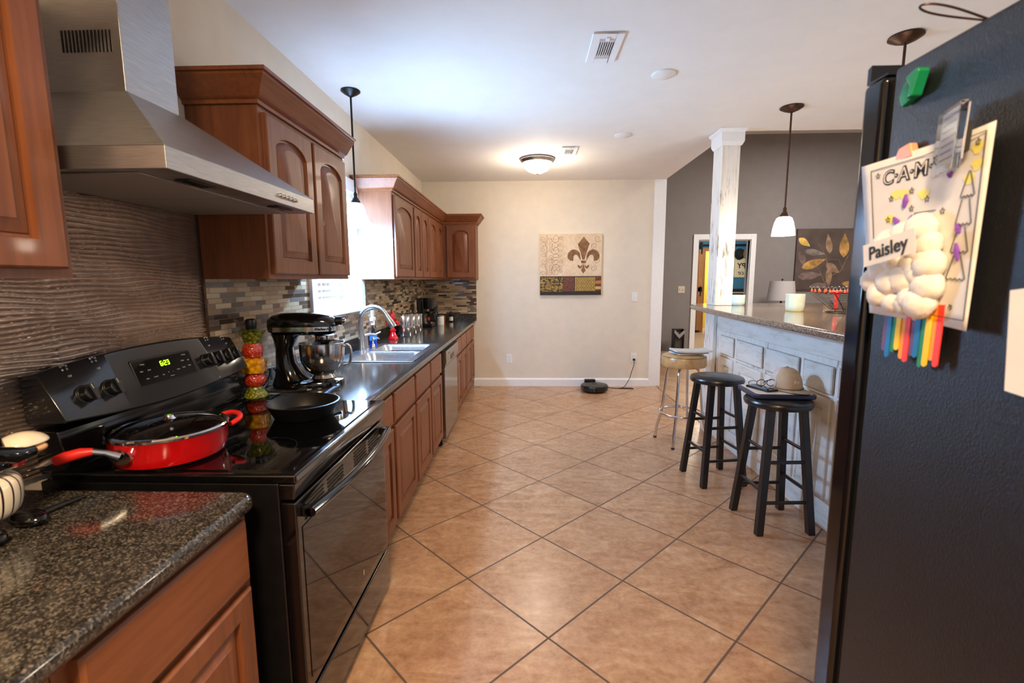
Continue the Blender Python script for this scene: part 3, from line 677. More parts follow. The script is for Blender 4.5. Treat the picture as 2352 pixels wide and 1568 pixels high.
make('handle_hole', MB().lathe([(.007, 0), (.007, .0006), (0, .0006)], (cx*(R2+.1), sx_*(R2+.1), .0645), 14), 'slot_black', sk2, world=False)

# ------------------------------------------------------------------ counter things
# stacked bottle of preserved vegetables on a glass dish
M['clear'] = glass('thin_clear_glass', (250, 255, 252), 0, 1.3)
ds = single('glass_dish', 'clear square glass dish under the bottle of layered peppers', 'dish', MB().loops([[(p[0], p[1], 0) for p in rrect(-.055, .055, -.045, .045, .012)], [(p[0], p[1], .004) for p in rrect(-.075, .075, -.06, .06, .014)], [(p[0], p[1], .007) for p in rrect(-.072, .072, -.057, .057, .014)], [(p[0], p[1], .004) for p in rrect(-.05, .05, -.04, .04, .012)]]).xf(Matrix.Translation((-1.205, 2.03, ZC+.0005))), 'clear')
bo = thing('decorative_bottle', 'tall glass bottle of layered green, red and yellow peppers beside the range', 'bottle', (-1.225, 2.03, ZC+.0055))
def veg(name, c1, c2, sc):
    t = NT(name); vo = t.n('ShaderNodeTexVoronoi'); vo.inputs['Scale'].default_value = sc; t.l(t.obj(), vo.inputs['Vector'])
    t.bump(t.math('SUBTRACT', 1, vo.outputs['Distance']), .6, .006)
    M[name] = t.set(t.ramp(vo.outputs['Distance'], [(.2, lin(c1)), (.75, lin(c2))]), .15, 0, .8); return M[name]
veg('green_pickle', (150, 150, 40), (70, 80, 18), 90); veg('red_pepper', (204, 66, 30), (150, 30, 12), 110); veg('yellow_corn', (240, 180, 20), (170, 100, 6), 45)
make('green_base', MB().lathe([(.052, 0), (.054, .004), (.046, .015), (.036, .036), (.028, .046)], n=28), 'green_pickle', bo, world=False)
make('red_ball', MB().lathe([(.026, .046), (.040, .056), (.047, .076), (.044, .094), (.03, .108)], n=28), 'red_pepper', bo, world=False)
make('yellow_block', MB().loops([[(p[0], p[1], z) for p in rrect(-a, a, -a, a, .012)] for a, z in ((.036, .108), (.044, .112), (.045, .170), (.036, .176))]).xf(Matrix.Rotation(.25, 4, 'Z')), 'yellow_corn', bo, world=False)
make('red_ball', MB().lathe([(.026, .176), (.038, .184), (.044, .206), (.042, .224), (.03, .242)], n=28), 'red_pepper', bo, world=False)
make('green_bowl', MB().lathe([(.03, .242), (.04, .268), (.056, .295), (.052, .298), (.016, .303), (.012, .314)], n=28), 'green_pickle', bo, world=False)
make('glass_neck', MB().lathe([(.059, .296), (.06, .299), (.02, .307), (.015, .314), (.015, .328)], n=28, cap0=False, cap1=False), 'clear', bo, world=False)
make('cap', MB().lathe([(.021, .308), (.022, .31), (.024, .335), (.022, .346), (.014, .351), (0, .352)], n=24), 'black_satin', bo, world=False)
# stand mixer
mx = thing('stand_mixer', 'black stand mixer with a polished steel bowl beside the sink', 'mixer', (-1.10, 2.285, ZC+.0005), math.radians(9))
def ell(cx, cy, a, b, z, n=28, p=2.4):
    P = []
    for k in range(n):
        t_ = 2*PI*k/n; c_, s_ = math.cos(t_), math.sin(t_)
        P.append((cx+a*abs(c_)**(2/p)*(1 if c_ >= 0 else -1), cy+b*abs(s_)**(2/p)*(1 if s_ >= 0 else -1), z))
    return P
make('base', MB().loops([ell(.0, 0, .168, .105, 0), ell(0, 0, .17, .107, .012), ell(0, 0, .165, .1, .028), ell(0, 0, .14, .08, .034)]), 'black_gloss', mx, world=False)
make('column', MB().loops([ell(-.075, 0, .09, .075, .03), ell(-.09, 0, .065, .062, .06), ell(-.105, 0, .045, .052, .12), ell(-.107, 0, .04, .048, .19), ell(-.10, 0, .055, .055, .24), ell(-.095, 0, .07, .06, .262)]), 'black_gloss', mx, world=False)
L = []
for xx, hw, zt, zb in ((-.178, .012, .32, .29), (-.172, .034, .338, .27), (-.15, .05, .356, .258), (-.10, .06, .366, .253), (0, .063, .366, .252), (.07, .062, .36, .252), (.115, .056, .35, .255), (.14, .045, .335, .262), (.152, .02, .318, .28)):
    zm, hz = (zt+zb)/2, (zt-zb)/2
    L.append([(xx, hw*abs(math.cos(a))**.75*(1 if math.cos(a) >= 0 else -1), zm+hz*abs(math.sin(a))**.75*(1 if math.sin(a) >= 0 else -1)) for a in [2*PI*k/28 for k in range(28)]])
hdm = make('head', MB().loops(L), 'black_gloss', mx, world=False)
bd = MB(); 
L = []
for k in range(25):
    s = k/24; a = -PI/2+PI*s
    # band wraps round the front of the head
    pass
def head_y(xx):
    xs = [-.178, -.172, -.15, -.10, 0, .07, .115, .14, .152]; hs = [.012, .034, .05, .06, .063, .062, .056, .045, .02]
    return float(np.interp(xx, xs, hs))
path = [(xx, -head_y(xx)-.0025) for xx in (-.14, -.10, -.05, 0, .04, .07, .095, .115, .13, .143, .154)]+[(.157, 0)]
path += [(p[0], -p[1]) for p in reversed(path[:-1])]
L = [[(p[0], p[1], .276), (p[0], p[1], .298), (p[0]*.985, p[1]*.95, .298), (p[0]*.985, p[1]*.95, .276)] for p in path]
make('trim_band', MB().loops(L), 'mirror_steel', hdm, world=False)
make('band_lettering', text_mb('KitchenAid', .0175, .0004, frame((.098, -.0655, .2868), Vector((.96, .27, 0)), (0, 0, 1)), .0006), 'ink', hdm, world=False)
make('attachment_hub', MB().lathe([(.021, 0), (.021, .03), (.017, .032), (0, .033)], n=24, mat=Matrix.Rotation(PI/2, 4, 'Y')).xf(Matrix.Translation((.143, 0, .322))), 'black_satin', mx, world=False)
make('hub_knob', MB().lathe([(.012, 0), (.012, .012), (.004, .016), (0, .02)], n=16, mat=Matrix.Rotation(PI/2, 4, 'Y')).xf(Matrix.Translation((.176, 0, .322))), 'chrome', mx, world=False)
make('speed_knob', MB().lathe([(.008, 0), (.008, .012), (0, .014)], n=14, mat=Matrix.Rotation(PI/2, 4, 'X')).xf(Matrix.Translation((0.02, -.063, .269))), 'black_satin', mx, world=False)
make('beater_shaft', MB().lathe([(.045, .222), (.047, .228), (.047, .252)], (.085, 0, 0), 28), 'mirror_steel', mx, world=False)
make('beater', MB().lathe([(.012, .12), (.03, .15), (.035, .19), (.02, .212), (.03, .222)], (.085, 0, 0), 20), 'black_satin', mx, world=False)
bw = make('bowl', MB().lathe([(.055, .034), (.058, .04), (.05, .055), (.055, .06), (.085, .085), (.103, .13), (.107, .18), (.107, .212), (.110, .214), (.110, .216), (.106, .216), (.104, .18), (.1, .13), (.08, .085), (.0, .062)], (.07, 0, 0), 48), 'mirror_steel', mx, world=False)
make('bowl_handle', MB().tube(sm([(.176, .0, .195), (.2, 0, .198), (.21, 0, .16), (.2, 0, .11), (.17, 0, .10)]), .007, 10), 'mirror_steel', bw, world=False)
cd = make('power_cord', MB().tube(sm([(-.165, .06, .02), (-.178, .02, .09), (-.182, -.05, .03), (-.175, -.12, .006), (-.11, -.155, .005), (-.02, -.16, .006)]), .004, 8), 'black_rubber', mx, world=False)
pg = make('plug', MB().tube([(-.02, -.16, .006), (.01, -.16, .012), (.035, -.158, .013)], [.005, .012, .011], 10), 'black_rubber', cd, world=False)
make('prongs', MB().box(.035, .055, -.152, -.150, .01, .016).box(.035, .055, -.166, -.164, .01, .016), 'chrome', cd, world=False)
# spray bottle
sp = thing('spray_bottle', 'clear spray bottle with blue liquid behind the faucet', 'bottle', (-1.225, 3.66, ZC+.0005))
make('liquid', MB().loops([ell(0, 0, .024, .036, .002), ell(0, 0, .025, .037, .05)]), gl((20, 70, 200), 'blue_cleaner', .1), sp, world=False)
make('bottle', MB().loops([ell(0, 0, .027, .039, 0), ell(0, 0, .027, .039, .10), ell(0, 0, .022, .03, .135), ell(0, 0, .013, .013, .165), ell(0, 0, .013, .013, .175)], True, False), 'clear', sp, world=False)
make('label_band', MB().loops([ell(0, 0, .0275, .0395, .055), ell(0, 0, .0275, .0395, .088)], False, False), gl((70, 130, 220), 'blue_label'), sp, world=False)
make('sprayer', MB().lathe([(.016, .172), (.016, .2), (.012, .205)], n=16).box(-.014, .014, -.03, .04, .205, .232).box(-.008, .008, .04, .052, .212, .228).box(-.008, .008, .018, .026, .165, .205), 'plastic_white', sp, world=False, bevel=.003)
single('outlet_strip', 'narrow white strip mounted on the mosaic wall behind the spray bottle', 'outlet strip', MB().box(XW+.0125, XW+.03, 3.86, 3.905, 1.0, 1.13), 'plastic_white', bevel=.003)
# fleur de lis figurine
fl = thing('figurine', 'glossy red fleur-de-lis finial standing behind the sink', 'figurine', (-1.20, 4.12, ZC+.0005))
make('stand', MB().lathe([(.045, 0), (.046, .012), (.04, .02), (.024, .055), (.02, .07), (.03, .078), (.03, .084), (.018, .09), (.013, .105), (.014, .115)], n=32), 'redfig', fl, world=False)
make('spear', MB().lathe([(.014, .11), (.016, .13), (.013, .15), (.022, .175), (.026, .20), (.018, .235), (.004, .255), (0, .258)], n=28), 'redfig', fl, world=False)
make('scroll', MB().sphere((0, 0, .135), (.02, .02, .016)), 'redfig', fl, world=False)
for s in (1, -1):
    make('petal', MB().tube([(0, 0, .13), (s*.018, -s*.004, .15), (s*.036, -s*.008, .158), (s*.05, -s*.01, .148), (s*.052, -s*.01, .128)], [.01, .012, .013, .012, .008], 12), 'redfig', fl, world=False)
# canisters
cans = None
for i, (x, y, r, h, lb) in enumerate(((-1.165, 4.37, .085, .215, 'largest polished steel canister, nearest the red figurine'), (-1.155, 4.585, .073, .20, 'medium polished steel canister, middle of the row of three'), (-1.15, 4.80, .062, .185, 'smallest polished steel canister, next to the coffee maker'))):
    c = thing('canister', lb, 'canister', (x, y, ZC+.0005), group='steel canisters on the long counter')
    make('body', MB().lathe([(r-.002, 0), (r, .003), (r, h-.02), (r-.001, h-.018)], n=40), 'mirror_steel', c, world=False)
    l = make('lid', MB().lathe([(r+.002, h-.02), (r+.003, h-.004), (r-.004, h), (.0, h+.004)], n=40), 'mirror_steel', c, world=False)
    make('lid_knob', MB().lathe([(.006, h+.003), (.006, h+.012), (.014, h+.018), (.012, h+.026), (0, h+.028)], n=18), 'mirror_steel', l, world=False)
# coffee maker
cm = thing('coffee_maker', 'black drip coffee maker in the far counter corner', 'coffee maker', (-1.15, 5.28, ZC+.0005))
make('base', MB().box(-.085, .085, -.1, .1, 0, .035), 'black_satin', cm, world=False, bevel=.008)
make('water_tank', MB().box(-.085, -.01, -.1, .1, .0355, .32), 'black_satin', cm, world=False, bevel=.008)
make('brew_head', MB().loops([ell(.03, 0, .055, .06, .20), ell(.03, 0, .07, .08, .31), ell(.02, 0, .075, .085, .322)]), 'black_satin', cm, world=False)
make('water_gauge', MB().box(-.03, -.012, -.1025, -.1, .08, .28), 'frost', cm, world=False)
cf = thing('coffee_carafe', 'glass coffee carafe with a black handle on the coffee maker plate', 'carafe', (-1.105, 5.27, ZC+.037))
make('jug', MB().lathe([(.05, 0), (.06, .02), (.062, .06), (.05, .11), (.045, .125)], n=32, cap1=False), 'clear', cf, world=False)
make('band', MB().lathe([(.0475, .112), (.048, .125), (.04, .135), (0, .137)], n=32, cap0=False), 'black_satin', cf, world=False)
make('handle', MB().tube(sm([(.04, -.02, .125), (.07, -.045, .125), (.085, -.055, .09), (.075, -.05, .03), (.055, -.03, .02)]), .007, 8), 'black_satin', cf, world=False)
make('sticker', MB().box(-.012, .014, -.0635, -.062, .04, .075), gl((210, 60, 40), 'red_sticker'), cf, world=False)
gr = thing('coffee_grinder', 'small black appliance behind the coffee maker in the corner', 'grinder', (-1.13, 5.60, ZC+.0005))
make('base', MB().lathe([(.06, 0), (.062, .02), (.055, .08), (.05, .13), (.05, .16)], n=28), 'black_satin', gr, world=False)
make('hopper', MB().lathe([(.05, .1605), (.055, .2), (.05, .23), (.0, .235)], n=28), 'black_gloss', gr, world=False)
sg = thing('sugar_canister', 'short white jar with a metal lid right of the coffee maker', 'jar', (-1.02, 5.45, ZC+.0005))
make('jar', MB().lathe([(.038, 0), (.04, .005), (.04, .095), (.036, .1)], n=24), 'plastic_white', sg, world=False)
make('lid', MB().lathe([(.038, .1005), (.038, .112), (0, .114)], n=24), 'chrome', sg, world=False)
cn = thing('candle', 'amber glass candle with a dark lid on the far counter', 'candle', (-1.06, 5.75, ZC+.0005))
make('jar', MB().lathe([(.04, 0), (.043, .01), (.043, .085), (.04, .09)], n=24), gl((150, 80, 20), 'amber_glass', .1), cn, world=False)
make('lid', MB().lathe([(.043, .0905), (.043, .102), (.01, .106), (.008, .116), (0, .118)], n=24), 'darkmetal', cn, world=False)
db = thing('dropper_bottle', 'small dark bottle with a white label at the far end of the counter', 'bottle', (-.965, 5.87, ZC+.0005))
make('bottle', MB().lathe([(.024, 0), (.026, .004), (.026, .08), (.012, .095), (.012, .1)], n=24), 'black_satin', db, world=False)
make('label_wrap', MB().lathe([(.0265, .015), (.0265, .065)], n=24, cap0=False, cap1=False), 'paper', db, world=False)
make('cap', MB().lathe([(.014, .1005), (.014, .125), (.006, .13), (0, .14)], n=16), 'black_satin', db, world=False)
# chef figurine at the left edge
cfg = thing('chef_figurine', 'ceramic chef figurine in a black and white striped outfit at the left edge', 'figurine', (-1.14, .88, ZC+.0005), math.radians(-10))
cfg.scale = (1, .95, .87)
t = NT('striped_glaze'); tc = t.n('ShaderNodeTexCoord'); s_ = t.n('ShaderNodeSeparateXYZ'); t.l(tc.outputs['Object'], s_.inputs[0])
an = t.math('ARCTAN2', s_.outputs[1], s_.outputs[0]); st_ = t.math('LESS_THAN', t.math('FRACT', t.math('MULTIPLY', an, 22/(2*PI))), .2)
M['stripe'] = t.set(t.mix(st_, lin((226, 216, 194)), lin((34, 16, 22))), .18, 0, .4)
subsurf(make('trousers', MB().loops([ell(0, 0, .058, .058, .03, p=2), ell(0, 0, .072, .072, .06, p=2), ell(0, 0, .078, .078, .11, p=2), ell(0, 0, .066, .066, .15, p=2)]), 'stripe', cfg, world=False))
subsurf(make('jacket', MB().loops([ell(0, 0, .068, .068, .145, p=2), ell(0, 0, .075, .075, .175, p=2), ell(0, 0, .06, .06, .215, p=2), ell(-.01, 0, .035, .035, .245, p=2)]), 'black_gloss', cfg, world=False))
make('neckerchief', MB().sphere((.05, .05, .165), (.014, .014, .012)), 'redfig', cfg, world=False)
make('head', MB().sphere((-.015, -.01, .27), (.035, .035, .035)), 'peach', cfg, world=False)
make('hat', MB().lathe([(.034, .285), (.034, .31), (.05, .325), (.05, .345), (0, .355)], (-.015, -.01, 0), 24), 'cream', cfg, world=False)
make('arm', MB().tube([(.03, -.03, .225), (.055, .0, .20), (.06, .045, .185), (.055, .075, .185)], [.02, .022, .02, .016], 12), 'black_gloss', cfg, world=False)
make('hand', MB().sphere((.052, .088, .187), (.016, .02, .012)), 'peach', cfg, world=False)
subsurf(make('serving_dish', MB().loops([ell(.03, .075, .038, .046, .197, p=2), ell(.03, .075, .042, .05, .20, p=2), ell(.03, .075, .036, .044, .212, p=2), ell(.03, .075, .022, .027, .224, p=2), ell(.03, .075, .006, .007, .229, p=2)]), 'cream', cfg, world=False))
for x, y in ((.05, .055), (.065, -.03)):
    make('shoe', MB().sphere((x, y, .018), (.045, .028, .018)), 'black_gloss', cfg, world=False)
single('spoon', 'dark handled spoon lying on the granite beside the chef figurine', 'spoon', MB().tube([(-1.09, .945, ZC+.008), (-1.085, .99, ZC+.008), (-1.075, 1.045, ZC+.006)], [.008, .007, .004], 10), 'darkmetal')

# ------------------------------------------------------------------ ceiling things
def vent(x0, x1, y0, y1, label):
    v = thing('air_vent', label, 'vent', ((x0+x1)/2, (y0+y1)/2, CH-.012), group='ceiling air vents')
    fx, fy = (x1-x0)*.25, (y1-y0)*.16
    f = MB().box(x0, x0+fx, y0, y1, CH-.01, CH-.0005).box(x1-fx, x1, y0, y1, CH-.01, CH-.0005).box(x0+fx, x1-fx, y0, y0+fy, CH-.01, CH-.0005).box(x0+fx, x1-fx, y1-fy, y1, CH-.01, CH-.0005)
    make('frame', f, 'trim', v, bevel=.003)
    make('duct_opening', MB().box(x0+fx, x1-fx, y0+fy, y1-fy, CH-.002, CH-.0006), 'slot_black', v)
    l = MB(); n = 7
    for k in range(n):
        xx = x0+fx+(x1-x0-2*fx)*(k+.5)/n; l.prism([(xx-.006, CH-.010), (xx-.003, CH-.010), (xx+.004, CH-.002), (xx+.001, CH-.002)], 'y', y0+fy+.03, y1-fy-.03)
    l.box(x0+fx, x1-fx, y0+fy+.026, y0+fy+.03, CH-.01, CH-.002).box(x0+fx, x1-fx, y1-fy-.03, y1-fy-.026, CH-.01, CH-.002)
    for k in range(3):
        l.box(x0+fx, x1-fx, y0+fy+.004+k*.008, y0+fy+.007+k*.008, CH-.01, CH-.003).box(x0+fx, x1-fx, y1-fy-.007-k*.008, y1-fy-.004-k*.008, CH-.01, CH-.003)
    make('louvers', l, 'trim', v, smooth=False)
    make('lever', MB().box((x0+x1)/2-.008, (x0+x1)/2+.008, y0+fy-.02, y0+fy+.01, CH-.016, CH-.01), 'trim', v)
vent(.326, .487, 2.515, 2.83, 'larger looking white ceiling air vent nearest the camera')
vent(.315, .469, 4.53, 4.83, 'white ceiling air vent beside the dome light')
for x, y, lb in ((.812, 3.013, 'round white ceiling cover plate nearest the camera'), (.808, 4.206, 'round white ceiling cover plate farther back, left of the white column')):
    single('ceiling_cover', lb, 'cover plate', MB().lathe([(.07, CH-.0005), (.071, CH-.006), (.064, CH-.011), (0, CH-.012)], (x, y, 0), 40), 'plastic_white', 'round ceiling covers')
dl = thing('dome_light', 'lit flush dome ceiling light with a bronze rim', 'ceiling light', (.10, 4.95, CH))
make('rim', MB().lathe([(.12, -.0005), (.172, -.006), (.176, -.02), (.165, -.032), (.15, -.045), (.145, -.04)], n=48, cap1=False), 'nickel', dl, world=False)
make('shade', MB().lathe([(.147, -.038), (.138, -.075), (.105, -.115), (.055, -.138), (0, -.145)], n=40, cap0=False), 'shade', dl, world=False)
make('finial', MB().lathe([(0, -.158), (.01, -.154), (.012, -.147), (.006, -.143)], n=16), 'bronze', dl, world=False)
point('dome_light_bulb', (.10, 4.95, CH-.30), 10, WARM, .12)
def pendant(x, y, zb, lab, prof, mat, shade_mat, rodtop=CH, canopy=.065):
    p = thing('pendant_light', lab, 'pendant light', (x, y, CH), group='pendant lights')
    make('canopy', MB().lathe([(canopy, -.0005), (canopy*1.02, -.008), (canopy*.8, -.018), (canopy*.72, -.022), (canopy*.35, -.034), (.012, -.04), (0, -.04)], n=36), mat, p, world=False)
    ht = prof[0][1]
    make('rod', MB().tube([(0, 0, -.035), (0, 0, zb+ht+.055-CH)], .0065, 10), mat, p, world=False)
    make('socket', MB().lathe([(.007, zb+ht+.07-CH), (.013, zb+ht+.06-CH), (.012, zb+ht+.04-CH), (.026, zb+ht+.018-CH), (.036, zb+ht-CH), (.03, zb+ht-.006-CH)], n=24), mat, p, world=False)
    make('shade', MB().lathe([(r, zb+z-CH) for r, z in prof]+[(r-.004, zb+z+.002-CH) for r, z in reversed(prof)], n=40, cap0=False, cap1=False), shade_mat, p, world=False)
    make('bulb', MB().sphere((0, 0, zb+ht*.5-CH), .026), 'shade', p, world=False)
    return p
dome_p = [(.034, .135), (.05, .125), (.062, .095), (.072, .05), (.077, .01), (.078, 0)]
pendant(1.885, 3.60, 1.69, 'lit bronze pendant light hanging over the bar, beside the white column', dome_p, 'bronze', 'shade', canopy=.075)
pendant(1.915, 2.62, 1.69, 'bronze pendant light mostly hidden behind the black refrigerator', dome_p, 'bronze', 'shade', canopy=.075)
bell = [(.034, .15), (.045, .14), (.058, .11), (.068, .07), (.088, .03), (.12, .006), (.138, 0)]
pendant(-1.14, 3.17, 1.735, 'lit white bell pendant light hanging in front of the kitchen window', bell, 'darkmetal', 'shade_cool', canopy=.06)
point('sink_pendant_bulb', (-1.14, 3.17, 1.728), 60, COOL, .035)
for n_, x, y, e in (('pendant_bulb', 1.885, 3.60, 9), ('pendant_bulb.001', 1.915, 2.62, 9)): point(n_, (x, y, 1.66), e, (1, .86, .68), .05)

# ------------------------------------------------------------------ far wall things
def fy(x, z, off=0): return frame((x, YF-off, z), (1, 0, 0), (0, 0, 1))   # local z points to -y
ar = thing('canvas_art', 'square canvas print with a brown fleur-de-lis on the far wall', 'wall art', (.54, YF, 1.18))
t = NT('aged_cream_print'); f = t.noise(t.obj(), 6, 8, .65); g = t.noise(t.obj(), 40, 5)
M['art_cream'] = t.set(t.mix(.3, t.ramp(f, [(.3, lin((206, 178, 142))), (.55, lin((230, 208, 176))), (.75, lin((240, 224, 200)))]), t.ramp(g, [(.3, lin((196, 164, 128))), (.7, lin((238, 220, 194)))])), .7)
t = NT('damask_print'); f = t.noise(t.obj(), 22, 3, .5, 2.5)
M['art_damask'] = t.set(t.ramp(f, [(.46, lin((36, 38, 34))), (.5, lin((150, 118, 52))), (.7, lin((176, 140, 70)))]), .7)
t = NT('maroon_print'); f = t.noise(t.obj(), 45, 4, .5, 2)
M['art_maroon'] = t.set(t.ramp(f, [(.4, lin((80, 42, 36))), (.6, lin((124, 76, 58)))]), .7)
t = NT('fleur_print'); f = t.noise(t.obj(), 20, 6, .6)
M['art_brown'] = t.set(t.ramp(f, [(.3, lin((100, 70, 46))), (.7, lin((158, 112, 72)))]), .7)
M['art_line'] = simple('print_line', (150, 112, 84), .7, var=.2); M['art_dark'] = simple('print_dark_band', (42, 38, 30), .7, var=.2); M['art_gold'] = simple('print_gold', (178, 146, 76), .7, var=.1)
M['art_orange'] = simple('print_orange', (190, 124, 56), .7); M['art_yellow'] = simple('print_pale', (214, 174, 112), .7)
ax0, ax1, az0, az1 = .157, .925, 1.183, 1.941
make('canvas', MB().box(ax0, ax1, YF-.04, YF-.001, az0, az1), 'art_cream', ar)
W_ = ax1-ax0
def U(u, v): return (ax0+W_*u, az1-(az1-az0)*v)     # fractions from top-left
def flat(mb2, pts, d0=.0402, d1=.0412):
    P = [U(u, v) for u, v in pts]; return mb2.prism(P, 'y', YF-d1, YF-d0)
def rectm(u0, u1, v0, v1): return [(u0, v0), (u1, v0), (u1, v1), (u0, v1)]
make('dark_band', flat(MB(), rectm(0, 1, .69, 1)), 'art_dark', ar)
make('damask_block', flat(MB(), rectm(.005, .37, .705, .945), .0412, .0418), 'art_damask', ar)
make('maroon_block', flat(MB(), rectm(.375, .56, .70, .94), .0412, .0418), 'art_maroon', ar)
make('gold_block', flat(MB(), rectm(.572, .90, .705, .935), .0412, .0418), 'art_gold', ar)
tr = MB()
for k in range(9):
    for s in (1, -1):
        pts = []
        for q in range(13):
            vv = .705+.23*q/12; uu = .572+.041*k+s*.0205*math.sin(PI*q/3)
            if .573 < uu < .899: pts.append(U(uu, vv))
        if len(pts) > 2: tr.tube([(p[0], YF-.0418, p[1]) for p in pts], .0014, 4)
make('trellis_lines', tr, 'art_dark', ar)
sb = MB(); so = MB()
flat(sb, rectm(.905, .995, .70, .93), .0412, .0416)
make('maroon_stripe', sb, 'art_maroon', ar)
flat(so, rectm(.905, .995, .765, .815), .0416, .042); make('orange_stripe', so, 'art_orange', ar)
make('pale_stripe', flat(MB(), rectm(.905, .995, .86, .905), .0416, .042), 'art_yellow', ar)
fc_ = MB()
flat(fc_, [(.705, .05), (.80, .16), (.755, .30), (.725, .41), (.722, .42), (.69, .42), (.685, .41), (.655, .30), (.61, .17)])
def petal(s):
    cx = .705; P = []
    for a in range(0, 11):
        th = PI*a/10; P.append((cx+s*(.155-.105*math.cos(th)*1.0+0), .365-.11*math.sin(th)))
    P.append((cx+s*.255, .40)); P.append((cx+s*.215, .435)); P.append((cx+s*.165, .44))
    P.append((cx+s*.165, .40))
    for a in range(0, 7):
        th = PI*.78*a/6; P.append((cx+s*(.125+.035*math.cos(th)), .37-.03*math.sin(th)))
    P.append((cx+s*.045, .44)); return P
flat(fc_, petal(1)); flat(fc_, petal(-1))
flat(fc_, [(.665, .435), (.755, .435), (.74, .475), (.74, .48), (.67, .48), (.67, .475)])
flat(fc_, [(.705, .485), (.735, .58), (.745, .59), (.705, .65), (.665, .59), (.675, .58)])
for s in (1, -1): flat(fc_, [(.705+s*.01, .49), (.705+s*.05, .53), (.705+s*.085, .50), (.705+s*.095, .535), (.705+s*.06, .57), (.705+s*.03, .555)])
make('fleur_motif', fc_, 'art_brown', ar)
sc = MB()
def spiral(u, v, r, turns, a0, sgn):
    P = []
    for k in range(26):
        s = k/25; rr = r*(1-.8*s); a = a0+sgn*turns*2*PI*s; p = U(u+rr*math.cos(a), v+rr*math.sin(a)); P.append((p[0], YF-.0403, p[1]))
    sc.tube(P, [.003*(1-.5*k/25) for k in range(26)], 4)
for v in (.09, .18, .27, .36, .45, .54, .63):
    for u, r in ((.05, .045), (.25, .075), (.17, .045), (.33, .035)): spiral(u, min(.64, v+random.uniform(-.02, .02)), r, 1.4, random.uniform(0, 6), random.choice((1, -1)))
make('scroll_pattern', sc, 'art_line', ar); sc = MB()
for v in (.08, .2, .32, .44, .56): spiral(.90+.03*math.sin(v*20), v, .055, 1.4, v*9, 1)
make('scroll_pattern', sc, 'art_line', ar); sc = MB()
for u in (.095, .115): sc.tube([(U(u+.008*math.sin(k*1.1), .02+.66*k/20)[0], YF-.0403, U(u, .02+.66*k/20)[1]) for k in range(21)], .003, 4)
sc.tube([(U(.37, .01)[0], YF-.0403, U(.37, .01)[1]), (U(.37, .69)[0], YF-.0403, U(.37, .69)[1])], .0012, 4)
make('vine_lines', sc, 'art_line', ar)
def plate(x, z, lab, kind):
    o = thing('wall_switch' if kind == 's' else 'wall_outlet', lab, 'switch' if kind == 's' else 'outlet', (x, YF, z-.058), group=None if kind == 's' else 'wall outlets')
    make('plate', MB().box(x-.036, x+.036, YF-.006, YF-.0005, z-.058, z+.058), 'plastic_white', o, bevel=.003)
    if kind == 's': make('toggle', MB().box(x-.005, x+.005, YF-.018, YF-.006, z-.004, z+.012), 'plastic_white', o, bevel=.001)
    else:
        for dz in (.02, -.02):
            s = make('socket', MB().prism(rrect(x-.017, x+.017, z+dz-.014, z+dz+.014, .008), 'y', YF-.0075, YF-.006), 'plastic_white', o)
            make('slots', MB().box(x-.008, x-.006, YF-.0078, YF-.0076, z+dz-.004, z+dz+.006).box(x+.006, x+.008, YF-.0078, YF-.0076, z+dz-.004, z+dz+.006), 'slot_black', s)
    return o
plate(1.354, 1.153, 'white light switch on the far wall right of the canvas art', 's')
plate(1.365, .378, 'white wall outlet with a black plug, right of the robot vacuum', 'o')
plate(-.242, .36, 'white wall outlet on the far wall near the base cabinets', 'o')
ch = thing('charger_cord', 'black charging cord from the wall outlet to the robot vacuum dock', 'cord', (1.366, YF-.02, .0))
make('plug', MB().box(1.352, 1.380, YF-.035, YF-.0079, .340, .366), 'black_rubber', ch, bevel=.004)
cp_ = [(1.366, YF-.03, .34), (1.362, YF-.04, .28), (1.33, YF-.05, .19), (1.31, YF-.06, .12), (1.25, YF-.09, .03), (1.21, YF-.11, .004), (1.14, YF-.15, .004), (1.30, YF-.12, .004), (1.33, YF-.17, .004), (1.20, YF-.16, .004), (1.10, YF-.13, .004), (1.05, YF-.12, .006), (.95, YF-.06, .02)]
pp = []
for i in range(len(cp_)-1):
    p0, p1, p2, p3 = [Vector(cp_[max(0, min(len(cp_)-1, j))]) for j in (i-1, i, i+1, i+2)]
    for q in range(6):
        t_ = q/6; pp.append(.5*((2*p1)+(p2-p0)*t_+(2*p0-5*p1+4*p2-p3)*t_*t_+(3*p1-p0-3*p2+p3)*t_**3))
pp.append(Vector(cp_[-1])); pp = [Vector((p.x, p.y, max(p.z, .0045))) for p in pp]
make('cable', MB().tube(pp, .004, 8), 'black_rubber', ch)
rv_ = thing('robot_vacuum', 'round black robot vacuum on the floor against the far wall', 'vacuum', (.828, 5.74, 0))
make('body', MB().lathe([(.15, .015), (.165, .022), (.168, .04), (.168, .07), (.16, .082), (.14, .086), (0, .088)], n=48), 'black_satin', rv_, world=False)
make('bumper', MB().loops([[(.171*math.cos(a), .171*math.sin(a), z) for a in [PI+PI*k/24 for k in range(25)]]+[(.1685*math.cos(a), .1685*math.sin(a), z) for a in [2*PI-PI*k/24 for k in range(25)]] for z in (.025, .065)]), 'black_gloss', rv_, world=False)
make('button', MB().lathe([(.028, .0875), (.028, .09), (0, .091)], (0, .02, 0), 20), 'darkmetal', rv_, world=False)
make('foot_wheel', MB().lathe([(.03, 0), (.032, .008), (.03, .016)], (0, -.1, 0), 16).lathe([(.03, 0), (.032, .008), (.03, .016)], (.08, .06, 0), 16).lathe([(.03, 0), (.032, .008), (.03, .016)], (-.08, .06, 0), 16), 'black_rubber', rv_, world=False)
dk = thing('charging_dock', 'black charging dock behind the robot vacuum against the baseboard', 'dock', (.80, 5.955, 0))
